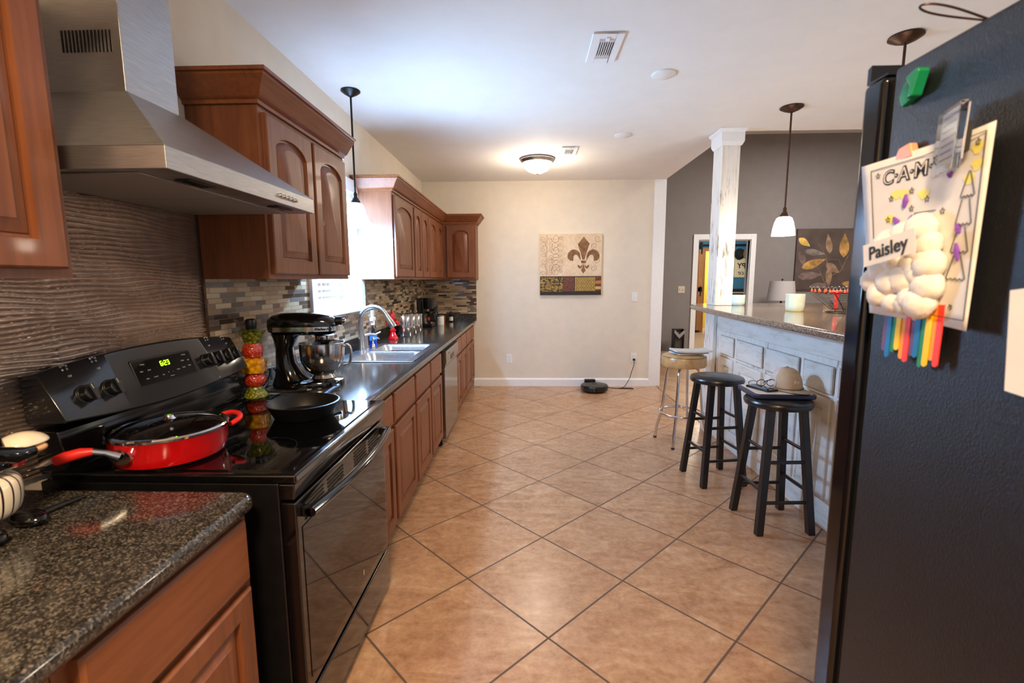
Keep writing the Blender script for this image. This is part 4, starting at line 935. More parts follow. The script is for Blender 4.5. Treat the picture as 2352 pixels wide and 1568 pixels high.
make('housing', MB().box(-.07, .07, -.035, .035, 0, .105), 'black_satin', dk, world=False, bevel=.012)
make('status_light', MB().box(-.015, .015, -.037, -.035, .085, .09), 'darkmetal', dk, world=False)

# ------------------------------------------------------------------ peninsula bar
bp = thing('peninsula_cabinet', 'white distressed panelled peninsula base below the granite bar', 'bar', (2.2, 3.0, 0))
B0 = 1.645
make('carcass', MB().box(B0, 2.9, 1.62, 4.28, 0, 1.109), 'panel', bp)
fr = MB().box(1.63, B0, 1.62, 4.28, .0, .15).box(1.63, B0, 1.62, 4.28, .945, 1.109)
make('boards', fr, 'panel', bp, bevel=.004)
fr = MB(); edges = [2.0, 2.485, 2.805, 3.25, 3.70, 4.0]
for (a, b) in ((1.62, 2.02), (2.47, 2.50), (2.79, 2.82), (3.232, 3.262), (3.69, 3.72), (3.985, 4.28)): fr.box(1.632, B0, a, b, .1502, .9448)
fr.box(1.633, B0, 1.62, 4.28, .735, .75).box(1.633, B0, 1.62, 4.28, .908, .9448)
make('stiles', fr, 'distress', bp, bevel=.003)
for a, b in ((2.025, 2.465), (2.505, 2.785), (2.825, 3.227), (3.267, 3.685), (3.725, 3.98)):
    w = b-a
    # face points to -x
    def wf_(mb): return mb.xf(frame((B0-.0005, (a+b)/2, 0), (-1, 0, 0), (0, -1, 0)))
    q = slab_front(w-.02, .15, .022).xf(Matrix.Translation((0, 0, .754))); make('drawer_front', wf_(q), 'panel', bp)
    q = door_mb(w-.02, .565, 0, .06, .02).xf(Matrix.Translation((0, 0, .16))); make('door_panel', wf_(q), 'panel', bp)
    make('dark_strip', MB().box(1.6315, 1.6319, a-.010, a-.001, .76, .90), 'dark_edge', bp)  # thin dark strip along one side of each drawer front
bt_plan = [(3.0, 1.62), (3.0, 4.46), (1.62, 4.46), (1.52, 4.41), (1.455, 4.26), (1.43, 4.10), (1.40, 3.85), (1.362, 3.47), (1.335, 3.04), (1.325, 2.5), (1.31, 2.1), (1.30, 1.62)]
single('granite_countertop', 'speckled brown granite bar top with a rounded end at the column', 'bar top', MB().prism(bt_plan, 'z', 1.11, 1.15), 'bar_granite', bevel=.017, seg=4)
cl = thing('column', 'distressed white square wooden column between bar end and ceiling', 'column', (1.68, 4.17, 1.15))
make('post', MB().box(1.607, 1.747, 4.08, 4.26, 1.1505, CH-.12), 'distress', cl, bevel=.004)
make('corner_board', MB().box(1.600, 1.607, 4.075, 4.265, 1.1505, CH-.12), 'distress', cl, bevel=.002)
cz = CH-.13
L = []
for o_, z in ((.004, cz), (.014, cz+.02), (.018, cz+.03), (.018, cz+.10), (.03, cz+.112), (.036, cz+.1285)):
    L.append([(1.60-o_, 4.075-o_, z), (1.75+o_, 4.075-o_, z), (1.75+o_, 4.265+o_, z), (1.60-o_, 4.265+o_, z)])
make('capital', MB().loops(L), 'trim', cl, smooth=False)
lp = single('column_lower', 'distressed white end board below the bar top, under the column', 'board', MB().box(1.60, 1.629, 4.075, 4.28, 0, 1.108), 'distress', bevel=.003)
# jars
def jar(x, y, r, h, mat, lab):
    j = thing('candle_jar', lab, 'jar', (x, y, 1.1505), group='milky glass jars on the bar')
    make('glass', MB().lathe([(r*.8, 0), (r*.92, .008), (r, h*.35), (r*1.02, h), (r*.97, h), (r*.94, h*.35), (r*.8, .012), (0, .01)], n=36), mat, j, world=False)
    return j
M['milk'] = simple('mint_milk_glass', (196, 222, 216), .2, coat=.3, var=.03); M['milk2'] = simple('pale_green_milk_glass', (222, 234, 214), .2, coat=.3, var=.03)
jar(1.80, 4.10, .060, .088, 'milk', 'small mint glass jar on the bar in front of the column')
j = jar(1.86, 3.335, .060, .118, 'milk2', 'taller pale glass candle jar on the bar left of the wire basket')
make('wax_base', MB().lathe([(.052, -.0), (.054, .006), (.05, .0125)], n=30), gl((220, 200, 90), 'yellow_wax'), j, world=False)
# wire basket with beads and red handled utensils
bk = thing('wire_basket', 'dark wire basket with orange beads along its rim on the bar', 'basket', (2.115, 3.13, 1.1505))
def ring(x0, x1, y0, y1, z): return [(p[0], p[1], z) for p in rrect(x0, x1, y0, y1, .02, 3)]
wires = MB()
for k in range(11):
    s = k/10; o_ = .10+.10*s; wires.tube(ring(-o_-.0, o_, -.07-.06*s, .07+.06*s, .025+.105*s), .0012 if 0 < k < 10 else .0028, 6, True)
make('wire_rows', wires, 'darkmetal', bk, world=False)
legs = MB()
for sx in (-1, 1):
    for sy in (-1, 1):
        legs.tube([(sx*.13, sy*.09, .004), (sx*.10, sy*.07, .025), (sx*.20, sy*.13, .13)], .0025, 6)
for xx in (-.06, .06): 
    for sy in (-1, 1): legs.tube([(xx, sy*.08, .004), (xx, sy*.07, .025), (xx*1.7, sy*.13, .13)], .0022, 6)
legs.tube([(p[0], p[1], .004) for p in rrect(-.13, .13, -.09, .09, .03, 3)], .0025, 6, True)
make('frame_wires', legs, 'darkmetal', bk, world=False)
gl((236, 92, 50), 'orange_bead', .15)
rimp = []
for k in range(9): rimp += [(-.19+.38*k/8, -.13), (-.19+.38*k/8, .13)]
for k in range(1, 5): rimp += [(-.2, -.13+.26*k/5), (.2, -.13+.26*k/5)]
for x, y in rimp:
    b = make('bead', MB().sphere((x, y, .143), (.007, .007, .011), 10, 8), 'orange_bead', bk, world=False)
    make('bead_hook', MB().tube([(x, y, .15), (x-.004, y, .165), (x-.012, y, .172), (x-.018, y, .165)], .0016, 6), 'chrome', b, world=False)
for i, (x, y, ln, lb) in enumerate(((2.02, 3.15, 'l', 'red handled utensil at the left of the wire basket'), (2.10, 3.12, 'm', 'red handled utensil in the middle of the wire basket'), (2.19, 3.10, 'r', 'bright red handled utensil at the right of the wire basket'))):
    u_ = thing('utensil', lb, 'utensil', (x, y, 1.178), group='red handled utensils in the wire basket')
    make('handle', MB().loops([ell(0, 0, .010, .007, .0), ell(0, 0, .013, .009, .02), ell(0, 0, .011, .008, .07), ell(0, 0, .017, .009, .105)]), 'redsil', u_, world=False)
    make('crossbar', MB().tube([(-.035, 0, .11), (.035, 0, .112)], .006, 8), 'redsil', u_, world=False)

# ------------------------------------------------------------------ stools
def stool(label, loc, rz):
    t = thing('bar_stool', label, 'stool', loc, rz, 'black wooden bar stools')
    r = .172
    make('seat', MB().lathe([(r-.02, .683), (r-.004, .688), (r, .70), (r, .71), (r-.006, .72), (r-.02, .724), (0, .724)], n=48), 'black_paint', t, world=False)
    tp, bt = .088, .142
    def at(sx, sy, z): k = tp+(bt-tp)*(1-z/.682); return Vector((sx*k, sy*k, z))
    for sx in (-1, 1):
        for sy in (-1, 1):
            L = []
            for z in (0, .682):
                c = at(sx, sy, z); h = .0185; L.append([(c.x-h, c.y-h, z), (c.x+h, c.y-h, z), (c.x+h, c.y+h, z), (c.x-h, c.y+h, z)])
            make('leg', MB().loops(L), 'black_paint', t, world=False, bevel=.003)
    for (a, b, zs) in (((-1, -1), (1, -1), (.175, .395)), ((-1, 1), (1, 1), (.175, .395)), ((-1, -1), (-1, 1), (.235, .455)), ((1, -1), (1, 1), (.235, .455))):
        for z in zs:
            p, q = at(*a, z), at(*b, z); dd = (q-p).normalized()*.0165
            make('rung', MB().tube([p+dd, q-dd], .010, 10), 'black_paint', t, world=False)
    return t
s1 = stool('black wooden bar stool nearest the refrigerator, holding a cap and a phone', (1.383, 2.575, 0), math.radians(3))
dup(s1, (1.283, 3.165, 0), math.radians(9), 'empty black wooden bar stool between the tan stool and the stool with the cap')
ts = thing('bar_stool', 'tan vinyl bar stool with chrome legs holding a stack of papers', 'stool', (1.30, 3.90, 0), math.radians(12))
make('seat', MB().lathe([(.15, .655), (.172, .66), (.18, .675), (.178, .735), (.172, .748), (.15, .757), (0, .762)], n=48), 'tan_vinyl', ts, world=False)
make('piping', MB().tube([(.176*math.cos(2*PI*k/48), .176*math.sin(2*PI*k/48), .744) for k in range(48)], .0025, 6, True), gl((120, 92, 62), 'tan_piping'), ts, world=False)
for k in range(4):
    a = PI/4+PI/2*k; c_, s_ = math.cos(a), math.sin(a)
    lg = make('leg', MB().tube([(c_*r_, s_*r_, z_) for r_, z_ in ((.06, .652), (.10, .648), (.122, .63), (.133, .59), (.145, .47), (.163, .29), (.172, .23), (.205, .11), (.218, .01))], .0115, 12), 'chrome', ts, world=False)
    make('foot_cap', MB().lathe([(.014, 0), (.014, .012), (.012, .016)], (c_*.218, s_*.218, 0), 14), 'black_rubber', lg, world=False)
make('foot_ring', MB().tube([(.178*math.cos(2*PI*k/48), .178*math.sin(2*PI*k/48), .26) for k in range(48)], .010, 10, True), 'chrome', ts, world=False)
# papers on the tan stool
pz = .7625
for i, (w, d, rz, h, lb) in enumerate(((.24, .16, .25, .010, 'lowest bundle of folded papers on the tan stool'), (.27, .17, -.05, .006, 'middle blue edged bundle of papers on the tan stool'), (.29, .18, .05, .012, 'top bundle of white papers on the tan stool'))):
    mb = MB().grid(lambda u, v: ((u-.5)*w, (v-.5)*d, h+.008*(abs(u-.5)*2)**2*(1 if i == 2 else .3)), 8, 4)
    mb2 = MB().grid(lambda u, v: ((u-.5)*w, (v-.5)*d, .008*(abs(u-.5)*2)**2*(1 if i == 2 else .3)), 8, 4)
    n0 = len(mb.v); mb.v += mb2.v; mb.f += [tuple(reversed([q+n0 for q in f])) for f in mb2.f]
    nu = 9; edge = [k for k in range(9)]+[9*r_+8 for r_ in range(1, 5)]+[36+k for k in range(7, -1, -1)]+[9*r_ for r_ in range(3, 0, -1)]
    mb.f += [(edge[k], edge[(k+1) % len(edge)], edge[(k+1) % len(edge)]+n0, edge[k]+n0) for k in range(len(edge))]
    o = make('paper_stack', mb, 'paper' if i != 1 else gl((120, 160, 200), 'blue_envelope', .7), world=False)
    o.location = (1.325+.01*i, 3.90-.01*i, pz); o.rotation_euler = (0, 0, rz); tag(o, lb, 'papers', 'papers on the tan stool')
    pz += h+.0015
# lap tray, phone, glasses, cap on the near stool
nb = thing('lap_desk', 'dark blue edged lap desk with a cream top on the near stool', 'lap desk', (1.41, 2.66, .7245), math.radians(-3))
make('tray', MB().prism(rrect(-.165, .165, -.135, .135, .03), 'z', 0, .026), gl((40, 46, 72), 'navy_plastic', .25), nb, world=False, bevel=.008, seg=3)
make('top_sheet', MB().prism(rrect(-.15, .15, -.12, .12, .02), 'z', .0262, .0275), gl((226, 214, 200), 'cream_board', .6), nb, world=False)
ph = thing('phone', 'black smartphone lying on the lap desk left of the cap', 'phone', (1.335, 2.665, .7522), math.radians(20))
make('case', MB().prism(rrect(-.04, .04, -.08, .08, .01), 'z', 0, .011), 'black_satin', ph, world=False, bevel=.002)
make('screen', MB().prism(rrect(-.036, .036, -.076, .076, .008), 'z', .0111, .0118), 'black_glass', ph, world=False)
eg = thing('eyeglasses', 'dark framed eyeglasses resting on the phone', 'glasses', (1.352, 2.655, .7645), math.radians(8))
def lens(cx): return [(cx+.024*math.cos(a)*(1+.1*math.cos(2*a)), 0, .026+.019*math.sin(a)) for a in [2*PI*k/24 for k in range(24)]]
make('rim', MB().tube(lens(-.03), .002, 8, True), 'black_satin', eg, world=False); make('rim', MB().tube(lens(.03), .002, 8, True), 'black_satin', eg, world=False)
make('bridge', MB().tube([(-.008, 0, .032), (0, .002, .036), (.008, 0, .032)], .002, 8), 'black_satin', eg, world=False)
for s in (-1, 1): make('temple', MB().tube(sm([(s*.055, 0, .034), (s*.055, .04, .032), (s*.05, .08, .016), (s*.046, .09, .002)]), .002, 8), 'black_satin', eg, world=False)
cpn = thing('baseball_cap', 'tan baseball cap with a pale mesh back on the near stool', 'cap', (1.475, 2.675, .7522), math.radians(-86))
gl((190, 164, 134), 'tan_cotton', .85); M['mesh_back'] = simple('pale_mesh', (206, 190, 182), .9, var=.15, scale=300); gl((172, 146, 116), 'tan_brim', .85)
def crown(a0, a1, n):
    mb = MB()
    def fn(u, v):
        a = a0+(a1-a0)*u; th = v*PI/2*.98; rr = math.cos(th)**.75
        bx = .092 if math.cos(a) < 0 else .088
        return (bx*rr*math.cos(a)*1.06, .078*rr*math.sin(a), .006+.118*math.sin(th)**.9)
    return mb.grid(fn, n, 12)
o = make('front_panel', crown(-PI*.42, PI*.42, 20), 'tan_cotton', cpn, world=False); sd = o.modifiers.new('thick', 'SOLIDIFY'); sd.thickness = .003
o = make('mesh_panel', crown(PI*.42, 2*PI-PI*.42, 26), 'mesh_back', cpn, world=False); sd = o.modifiers.new('thick', 'SOLIDIFY'); sd.thickness = .003
make('button', MB().sphere((0, 0, .126), (.008, .008, .005)), 'tan_brim', cpn, world=False)
def brim(u, v):
    a = (u-.5)*PI*.86; r0 = .09; r1 = .09+.088*math.cos(a*.95)
    rr = r0+(r1-r0)*v; x = rr*math.cos(a); y = .078*math.sin(a)*(1+.1*v)
    return (x*1.03, y, .010-.010*(abs(y)/.08)**2*v+.004*v)
o = make('brim', MB().grid(brim, 20, 6), 'tan_brim', cpn, world=False); sd = o.modifiers.new('thick', 'SOLIDIFY'); sd.thickness = .003
make('seam', MB().tube([(.0935*math.cos(a)*1.02, .08*math.sin(a), .012) for a in [-PI*.42+PI*.84*k/20 for k in range(21)]], .0018, 6), gl((110, 84, 60), 'brown_stitch', .8), cpn, world=False)
make('embroidery', text_mb('Joy', .024, .0012, frame((.0935, .0, .058), (0, 1, 0), (-.25, 0, .97)), 0, .3), gl((214, 190, 164), 'pale_thread', .8), cpn, world=False)

# ------------------------------------------------------------------ living room things
gp = thing('leaf_painting', 'large dark brown canvas painting of gold leaves on the grey wall', 'painting', (5.15, 8.18, 1.19))
t = NT('brown_canvas'); f = t.noise(t.obj(), 3, 6)
M['canvas_brown'] = t.set(t.ramp(f, [(.3, lin((62, 50, 44))), (.7, lin((98, 82, 74)))]), .6)
make('canvas', MB().box(4.50, 5.80, 8.135, 8.179, 1.19, 2.195), 'canvas_brown', gp)
def leaf(cx, cz, ln, wd, ang):
    P = []
    for k in range(13):
        s = k/12; w = wd*math.sin(PI*s**.8)*(1-.25*s); P.append((s*ln, w))
    for k in range(11, 0, -1):
        s = k/12; w = wd*math.sin(PI*s**.8)*(1-.25*s); P.append((s*ln, -w))
    c_, s_ = math.cos(ang), math.sin(ang)
    return [(cx+c_*p[0]-s_*p[1], cz+s_*p[0]+c_*p[1]) for p in P]
cols = {'leaf_gold': (176, 132, 70), 'leaf_tan': (140, 112, 86), 'leaf_mauve': (112, 92, 84), 'leaf_bright': (226, 176, 86), 'leaf_grey': (128, 116, 106)}
for k, v in cols.items(): M[k] = simple(k, v, .6, var=.25, scale=9)
leaves = [('leaf_bright', 4.52, 2.04, .24, .06, -.6), ('leaf_tan', 5.05, 1.78, .34, .06, 1.75), ('leaf_grey', 4.62, 1.83, .36, .06, -.15), ('leaf_gold', 4.60, 1.55, .42, .08, .35), ('leaf_mauve', 4.55, 1.83, .30, .06, -1.2), ('leaf_gold', 5.28, 1.72, .40, .09, 1.6), ('leaf_gold', 5.45, 1.72, .3, .05, -1.3), ('leaf_tan', 5.0, 1.62, .28, .07, -.6), ('leaf_tan', 5.05, 1.55, .34, .06, -1.5), ('leaf_mauve', 4.55, 1.40, .4, .08, .1), ('leaf_gold', 5.28, 1.29, .4, .06, -.1), ('leaf_mauve', 4.75, 1.25, .36, .05, .05), ('leaf_grey', 5.45, 1.97, .3, .07, -1.1), ('leaf_gold', 5.6, 1.9, .28, .07, 1.2), ('leaf_tan', 5.5, 1.5, .25, .06, .8)]
for k, (mt, cx, cz, ln, wd, an_) in enumerate(leaves):
    make('leaf', MB().prism(leaf(cx, cz, ln, wd, an_), 'y', 8.1335-.0004*(k % 4), 8.135), mt, gp)
stm = MB()
for pts in ([(5.0, 1.25), (5.06, 1.5), (4.98, 1.75), (4.85, 1.95)], [(5.0, 1.3), (4.9, 1.5), (4.8, 1.62)], [(5.6, 1.3), (5.5, 1.6), (5.4, 1.95)], [(5.06, 1.4), (5.25, 1.5), (5.35, 1.75)], [(4.95, 1.7), (5.2, 1.68), (5.3, 1.5)]):
    stm.tube([(x, 8.1335, z) for x, z in pts], .004, 5)
make('stems', stm, 'leaf_tan', gp)
tl = thing('table_lamp', 'table lamp with a pale grey drum shade in front of the grey wall', 'lamp', (4.07, 7.70, .60))
M['lampshade'] = simple('grey_linen', (176, 168, 166), .9, var=.04, scale=200)
make('lamp_shade', MB().lathe([(.21, 1.03), (.175, 1.335), (.171, 1.335), (.206, 1.03)], (4.07, 7.70, 0), 40, False, False), 'lampshade', tl)
make('stem', MB().lathe([(.09, .6005), (.09, .62), (.03, .64), (.05, .75), (.045, .85), (.015, .95), (.012, 1.1), (.006, 1.12), (.006, 1.345)], (4.07, 7.70, 0), 24), 'darkmetal', tl)
make('finial', MB().sphere((4.07, 7.70, 1.36), .014), 'darkmetal', tl)
tb = thing('side_table', 'dark side table under the lamp by the grey wall', 'table', (4.07, 7.72, 0))
make('table_top', MB().box(3.78, 4.36, 7.46, 7.98, .565, .60), 'black_paint', tb, bevel=.004)
for x in (3.81, 4.33):
    for y in (7.49, 7.95): make('leg', MB().box(x-.02, x+.02, y-.02, y+.02, 0, .5645), 'black_paint', tb)
ht = thing('tower_heater', 'small black tower heater with a silver chevron by the grey wall', 'heater', (2.52, 7.90, 0))
make('base', MB().prism(rrect(2.42, 2.62, 7.81, 7.99, .05), 'z', 0, .03), 'black_satin', ht)
make('body', MB().box(2.435, 2.455, 7.83, 7.97, .0305, .55).box(2.585, 2.605, 7.83, 7.97, .0305, .55).box(2.455, 2.585, 7.9, 7.97, .0305, .55).box(2.455, 2.585, 7.83, 7.9, .40, .50), 'black_satin', ht, bevel=.004)
make('grille', MB().box(2.456, 2.584, 7.87, 7.899, .0305, .398), simple('dark_grille', (64, 62, 56), .5, var=.3, scale=200), ht)
make('chevron', MB().prism([(2.437, .545), (2.52, .465), (2.603, .545), (2.603, .485), (2.52, .395), (2.437, .485)], 'y', 7.822, 7.8295), 'nickel', ht)
sw = thing('wall_switch', 'double switch plate on the grey wall left of the doorway', 'switch', (2.634, 8.18, 1.13))
make('plate', MB().box(2.575, 2.69, 8.172, 8.1795, 1.135, 1.255), gl((206, 192, 172), 'almond_plastic'), sw, bevel=.003)
for x in (2.605, 2.66): make('toggle', MB().box(x-.005, x+.005, 8.16, 8.172, 1.19, 1.205), 'almond_plastic', sw)
# room behind
bdv = thing('barn_door', 'sliding wooden barn door hanging on a black rail in the blue room', 'door', (4.2, 12.3, .05))
M['pine'] = wood('pine', (136, 84, 48), (166, 110, 66), (190, 134, 86), .5)
make('planks', MB().box(3.93, 4.475, 12.28, 12.32, .05, 2.12), 'pine', bdv, bevel=.004)
make('brace', MB().box(3.93, 4.475, 12.255, 12.279, 1.05, 1.17).box(3.93, 4.05, 12.255, 12.279, .05, 2.12).box(4.36, 4.475, 12.255, 12.279, .05, 2.12).prism([(4.05, 1.17), (4.13, 1.17), (4.36, 2.04), (4.28, 2.04)], 'y', 12.26, 12.279), 'pine', bdv, bevel=.003)
make('pull', MB().tube([(4.42, 12.25, .95), (4.42, 12.21, .97), (4.42, 12.21, 1.17), (4.42, 12.25, 1.19)], .012, 8), 'black_satin', bdv)
make('rail', MB().box(4.0, 5.6, 12.33, 12.345, 2.2, 2.25), 'black_satin', bdv)
make('hanger', MB().box(4.40, 4.44, 12.25, 12.33, 2.0, 2.3), 'black_satin', bdv)
struct('trim_4', MB().box(4.49, 4.57, 12.37, 12.4, 0, 2.16).box(5.14, 5.22, 12.37, 12.4, 0, 2.16).box(4.57, 5.14, 12.37, 12.4, 2.08, 2.16), 'pine', 'pine casing round the closet opening')
dsr = thing('dresser', 'black dresser with pale drawer lines in the blue room', 'dresser', (5.12, 11.9, 0))
make('body', MB().box(4.70, 5.54, 11.75, 12.2, .06, 1.10), 'black_paint', dsr, bevel=.006)
for z in (.62, .90): make('drawer', MB().box(4.72, 5.52, 11.735, 11.749, z-.11, z+.13), 'black_gloss', dsr, bevel=.004)
make('top', MB().box(4.68, 5.56, 11.72, 12.22, 1.1005, 1.13), 'black_paint', dsr, bevel=.004)
for z in (.76, 1.03): make('drawer_line', MB().box(4.72, 5.52, 11.7345, 11.749, z, z+.02), gl((200, 180, 160), 'pale_edge'), dsr)
make('foot', MB().box(4.70, 4.78, 11.75, 11.83, 0, .0595).box(5.46, 5.54, 11.75, 11.83, 0, .0595).box(4.70, 4.78, 12.12, 12.2, 0, .0595).box(5.46, 5.54, 12.12, 12.2, 0, .0595), 'black_paint', dsr)
sgn = thing('wall_sign', 'cream sign with mirrored black lettering on the blue wall', 'sign', (5.48, 12.39, 1.41))
make('board', MB().box(5.31, 5.72, 12.37, 12.399, 1.41, 1.96), gl((226, 214, 184), 'cream_sign', .7), sgn)
make('capital_letters', text_mb('PPY', .19, .001, frame((5.53, 12.368, 1.70), (-1, 0, 0), (0, 0, 1)), .004), 'ink', sgn, recalc=False)
make('script_letters', text_mb('ce', .17, .001, frame((5.49, 12.368, 1.53), (-1, 0, 0), (0, 0, 1)), 0, .3), 'ink', sgn, recalc=False)
for x, z, yh, mt, lb in ((5.40, 2.0, 12.34, gl((34, 38, 46), 'dark_felt', .9), 'dark felt cowboy hat hanging above the mirrored sign'), (5.56, 1.99, 12.20, gl((150, 114, 78), 'brown_felt', .9), 'brown cowboy hat hanging at the right of the mirrored sign')):
    hat = thing('cowboy_hat', lb, 'hat', (x, yh, z-.15), group='cowboy hats in the blue room')
    mtx = Matrix.Translation((x, yh, z)) @ Matrix.Scale(.72, 4) @ Matrix.Rotation(PI/2+.2, 4, 'X') @ Matrix.Rotation(.5, 4, 'Z')
    make('brim', MB().grid(lambda u, v: (.09*(1+v*1.1)*math.cos(2*PI*u), .13*(1+v*.6)*math.sin(2*PI*u), .05*v*abs(math.cos(2*PI*u))), 32, 4).xf(mtx), mt, hat)
    make('crown', MB().lathe([(.11, -.01), (.105, .07), (.09, .11), (.05, .10), (0, .09)], n=28).xf(mtx @ Matrix.Diagonal((.8, 1.15, 1, 1))), mt, hat)
mf = single('tall_cabinet', 'tall black cabinet right of the dresser in the blue room', 'cabinet', MB().box(5.585, 5.95, 11.9, 12.33, 0.001, 1.80), 'black_paint', bevel=.006)

# ------------------------------------------------------------------ refrigerator
FX, FZ, FY = .65, 1.742, .907
fg = thing('refrigerator', 'tall black refrigerator filling the right foreground', 'refrigerator', (1.0, .5, 0))
make('cabinet', MB().box(FX, 1.42, .16, FY, .03, FZ), 'fridge', fg, bevel=.006)
make('gasket', MB().box(FX+.012, 1.40, FY+.0005, FY+.0195, .06, FZ-.01), 'black_rubber', fg)
fd = make('door', MB().box(FX-.002, 1.42, FY+.02, FY+.078, .06, FZ+.0), 'fridge_door', fg, bevel=.012, seg=3)
make('door_cap', MB().prism([(FY+.022, FZ+.0005), (FY+.076, FZ+.0005), (FY+.076, FZ+.03), (FY+.066, FZ+.034), (FY+.066, FZ+.004), (FY+.022, FZ+.004)], 'x', FX+.004, FX+.10), 'black_satin', fd)
make('foot', MB().box(FX+.03, FX+.08, .2, .25, 0, .0295).box(FX+.03, FX+.08, .8, .85, 0, .0295).box(1.34, 1.39, .2, .25, 0, .0295).box(1.34, 1.39, .8, .85, 0, .0295), 'black_rubber', fg)
wl_ = [(.655+.055*math.cos(a), .797+.016*math.sin(a)*(1-.85*(.5+.5*math.cos(a))), FZ+.034-.012*math.cos(a)) for a in [2*PI*k/40 for k in range(41)]]
wl_ = [(x+.06*max(0, (x-.70)/.01), y, z-.025*max(0, (x-.70)/.01)) for x, y, z in wl_]
single('wire_loop', 'thin brown wire loop sticking out on top of the refrigerator', 'wire', MB().tube(wl_, .0016, 8), 'bronze')
# things held to the side: local frame u -> -y (to the viewer's right), v -> up, outwards -> -x
def fs(y, z, off=.001): return frame((FX-off, y, z), (0, -1, 0), (0, 0, 1))
cr_ = thing('craft_drawing', 'child drawing with cotton ball cloud and rainbow craft sticks on the refrigerator', 'drawing', (FX-.01, .80, 1.24))
def sheet(u, v):
    # corners: tl .946/1.584 tr .683/1.577 br .690/1.305 bl .886/1.313
    yt = .942+(.683-.942)*u; yb = .886+(.690-.886)*u; zt = 1.584+(1.585-1.584)*u; zb = 1.313+(1.300-1.313)*u
    y = yb+(yt-yb)*v; z = zb+(zt-zb)*v
    lift = .010+.010*(1-u)**2+.012*max(0, u-.7)/.3
    return Vector((FX-lift, y, z))
pm = MB().grid(lambda u, v: sheet(u, v), 16, 12)
o = make('paper_sheet', pm, 'paper', cr_, recalc=False); sd = o.modifiers.new('thick', 'SOLIDIFY'); sd.thickness = .0006
def on(u, v, d=.0012): p = sheet(u, v); return Vector((p.x-d, p.y, p.z))
def stroke(mb, uv, r=.0006, closed=False): mb.tube([on(u, v) for u, v in uv], r, 5, closed)
ln = MB()
stroke(ln, [(.09, .06), (.09, .5), (.09, .95)]); stroke(ln, [(.09, .95), (.5, .95), (.95, .97)]); stroke(ln, [(.95, .97), (.96, .5), (.97, .05)]); stroke(ln, [(.97, .05), (.5, .05), (.3, .05)])
for k in range(4):   # tree tiers
    vb = .80-.14*k; w0, w1 = .03+.0*k, .055+.012*k; cu = .865-.01*k
    stroke(ln, [(cu-w1, vb-.12), (cu-(.005 if k == 0 else w0), vb)]); stroke(ln, [(cu+w1, vb-.12), (cu+(.005 if k == 0 else w0), vb)])
    stroke(ln, [(cu-w1+2*w1*q/8, vb-.12-.012*(q % 2)) for q in range(9)])
stroke(ln, [(.80, .10), (.81, .12), (.83, .115), (.83, .10), (.81, .09)], closed=False); stroke(ln, [(.46, .63), (.62, .63)]); stroke(ln, [(.46, .63), (.43, .58)])
def star(u, v, s): return [(u+s*(1 if k % 2 == 0 else .45)*math.sin(PI*k/5)*1.0, v+s*(1 if k % 2 == 0 else .45)*math.cos(PI*k/5)) for k in range(10)]
for u, v in ((.15, .905), (.26, .74), (.43, .765), (.55, .70), (.43, .66), (.23, .61), (.67, .62), (.90, .93)): stroke(ln, star(u, v, .02), .0005, True)
make('ink_lines', ln, 'ink', cr_)
tw = text_mb('C·A·M·P', .034, .0006, None, .0016); mx_ = Matrix.Identity(4)
c0 = on(.42, .875, .0004); ux = (on(.6, .875)-on(.25, .872)).normalized()
make('title_lettering', tw.xf(frame(c0, ux, (0, 0, 1))), 'ink', cr_, recalc=False)
tw2 = text_mb('C·A·M·P', .034, .0004, None, -.0008).xf(frame(on(.42, .875, .0012), ux, (0, 0, 1)))
make('title_fill', tw2, 'paper', cr_, recalc=False)
gl((232, 222, 120), 'yellow_crayon', .8); gl((120, 70, 170), 'purple_crayon', .8)
for u, v in ((.3, .76), (.36, .755), (.90, .90), (.91, .82), (.52, .73), (.24, .615), (.86, .76)): make('yellow_crayon_mark', MB().grid(lambda a, b: on(u+.04*(.05+a)*math.cos(2*PI*b)*(1+.3*math.sin(6*PI*b)), v+.028*(.05+a)*math.sin(2*PI*b), .0006), 2, 20), 'yellow_crayon', cr_, recalc=False)
for (a, b) in (((.385, .75), (.37, .67)), ((.28, .62), (.33, .56)), ((.44, .62), (.41, .58)), ((.70, .83), (.71, .79)), ((.80, .54), (.83, .49)), ((.81, .44), (.84, .35))): make('purple_crayon_mark', MB().tube([on(*a), on((a[0]+b[0])/2+.006, (a[1]+b[1])/2), on(*b)], [.002, .005, .002], 6), 'purple_crayon', cr_)
cot = [(.30, .45, .03), (.42, .50, .026), (.18, .40, .022), (.58, .53, .029), (.63, .44, .026), (.55, .40, .024), (.66, .33, .029), (.56, .28, .025), (.66, .21, .028), (.60, .11, .029), (.50, .13, .024), (.44, .10, .022), (.33, .10, .022), (.20, .14, .026), (.12, .22, .024), (.32, .22, .028), (.22, .29, .026), (.44, .24, .028), (.50, .33, .024), (.34, .34, .024)]
M['cotton'] = simple('cotton', (228, 223, 214), 1.0, var=.03, scale=55, bump=.9)
for u, v, r in cot:
    p = on(u, v, r*.5)
    q = MB().sphere(p, (r*.62, r*.95, r*.85), 18, 12)
    q.v = [tuple(Vector(a)+Vector((random.uniform(-1, 1), random.uniform(-1, 1), random.uniform(-1, 1)))*.0012) for a in q.v]
    make('cotton_ball', q, 'cotton', cr_, angle=180)
nm = frame(Vector((FX-.062, .80, 1.4235)), (0, -.109, .020), (0, .018, .1))
tg = make('name_tag', MB().box(-.055, .055, -.019, .019, -.0006, 0).xf(nm), 'paper', cr_)
make('name_lettering', text_mb('Paisley', .031, .0004, nm @ Matrix.Translation((0, 0, .0008)), .0004), 'ink', tg, recalc=False)
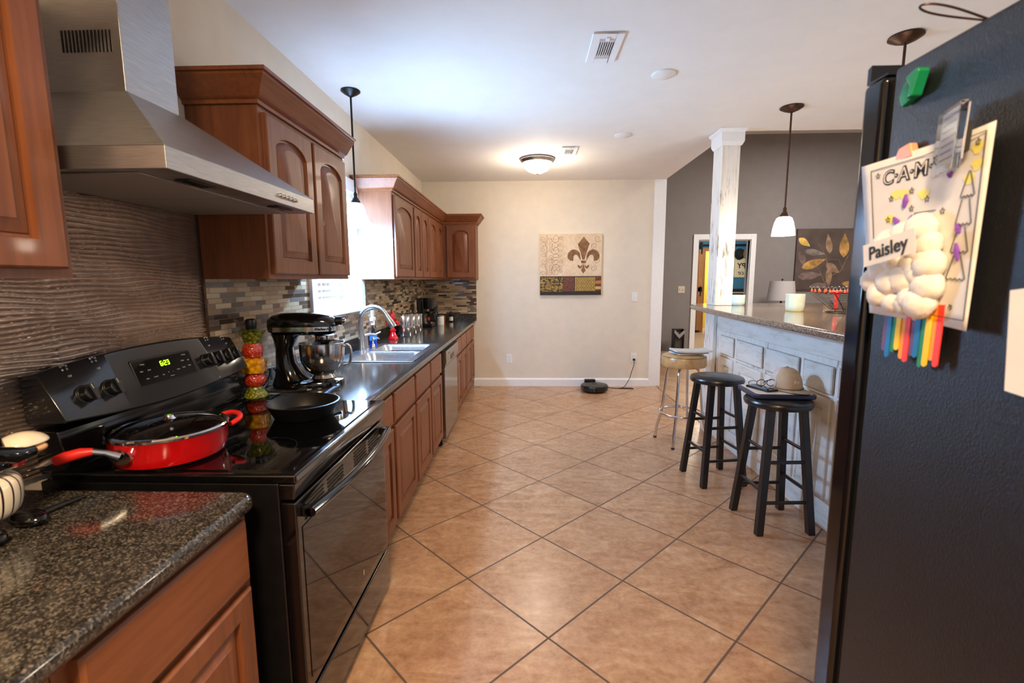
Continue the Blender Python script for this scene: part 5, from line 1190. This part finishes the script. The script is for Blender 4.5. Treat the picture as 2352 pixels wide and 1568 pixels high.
stc = [((98, 70, 110), 'stick_purple'), ((24, 110, 170), 'stick_blue'), ((30, 130, 90), 'stick_green'), ((240, 196, 20), 'stick_yellow'), ((240, 150, 30), 'stick_orange'), ((230, 60, 50), 'stick_red')]
for c_, n_ in stc: gl(c_, n_, .6)
for k in range(12):
    yy = .853-.0100*k; zl = 1.252-.009*math.sin(k*1.7)-.001*k; w = .0048
    pts = [(yy+w, 1.335), (yy-w, 1.335)]+[(yy+.002-w*math.cos(a), zl-w*math.sin(a)) for a in [PI*q/6 for q in range(7)]]
    make('craft_stick', MB().prism(pts, 'x', FX-.0125-.0015*(k % 2), FX-.0105-.0015*(k % 2)), stc[k % 6][1], cr_)
# magnets and papers
gm = thing('green_clip', 'green plastic magnetic clip high on the refrigerator side', 'magnet', (FX-.012, .85, 1.669))
gl((20, 130, 84), 'green_plastic', .25)
mg = fs(.85, 1.69, .001)
make('jaw', MB().prism([(-.026, -.008), (-.018, .012), (-.002, .02), (.006, -.005), (.000, -.02), (-.018, -.026)], 'z', 0, .012).xf(mg), 'green_plastic', gm, bevel=.003)
make('lever', MB().prism([(-.002, .016), (.022, .024), (.026, .018), (.014, -.018), (.004, -.02), (.008, .0)], 'z', .002, .022).xf(mg), 'green_plastic', gm, bevel=.003)
om = single('orange_clip', 'pale orange clip holding the top of the child drawing', 'magnet', MB().prism([(-.022, -.014), (-.012, .008), (.012, .012), (.02, -.012)], 'z', 0, .014).xf(fs(.85, 1.588, .001)), gl((236, 160, 120), 'orange_plastic', .3), bevel=.003)
am = thing('magnet_frame', 'clear acrylic magnet frame with a printed card over the drawing', 'magnet', (FX-.03, .737, 1.53))
fm_ = frame((FX-.028, .739, 1.575), (-.02, -.062, .002), (0, -.004, .089))
make('acrylic', MB().box(-.031, .031, -.046, .046, 0, .010).xf(fm_), glass('acrylic', (245, 250, 255), .02, 1.3), am, bevel=.002)
make('card', MB().box(-.028, .028, -.032, .043, -.0022, -.001).xf(fm_), gl((186, 188, 196), 'grey_card', .6), am)
make('magnet_back', MB().box(-.02, .02, -.02, .02, -.012, -.0024).xf(fm_), 'black_rubber', am)
lt = MB()
for r_ in range(7): lt.box(-.022, .018-.004*(r_ % 3), .034-.010*r_, .037-.010*r_, -.0009, -.0006)
make('print_lines', lt.xf(fm_), gl((110, 104, 130), 'faded_print', .7), am)
pq = single('paper_note', 'white paper note at the right edge on the refrigerator side', 'paper', MB().prism([(-.012, .065), (.05, .075), (.05, -.075), (-.002, -.07)], 'z', 0, .0008).xf(fs(.643, 1.294, .002)), 'paper')
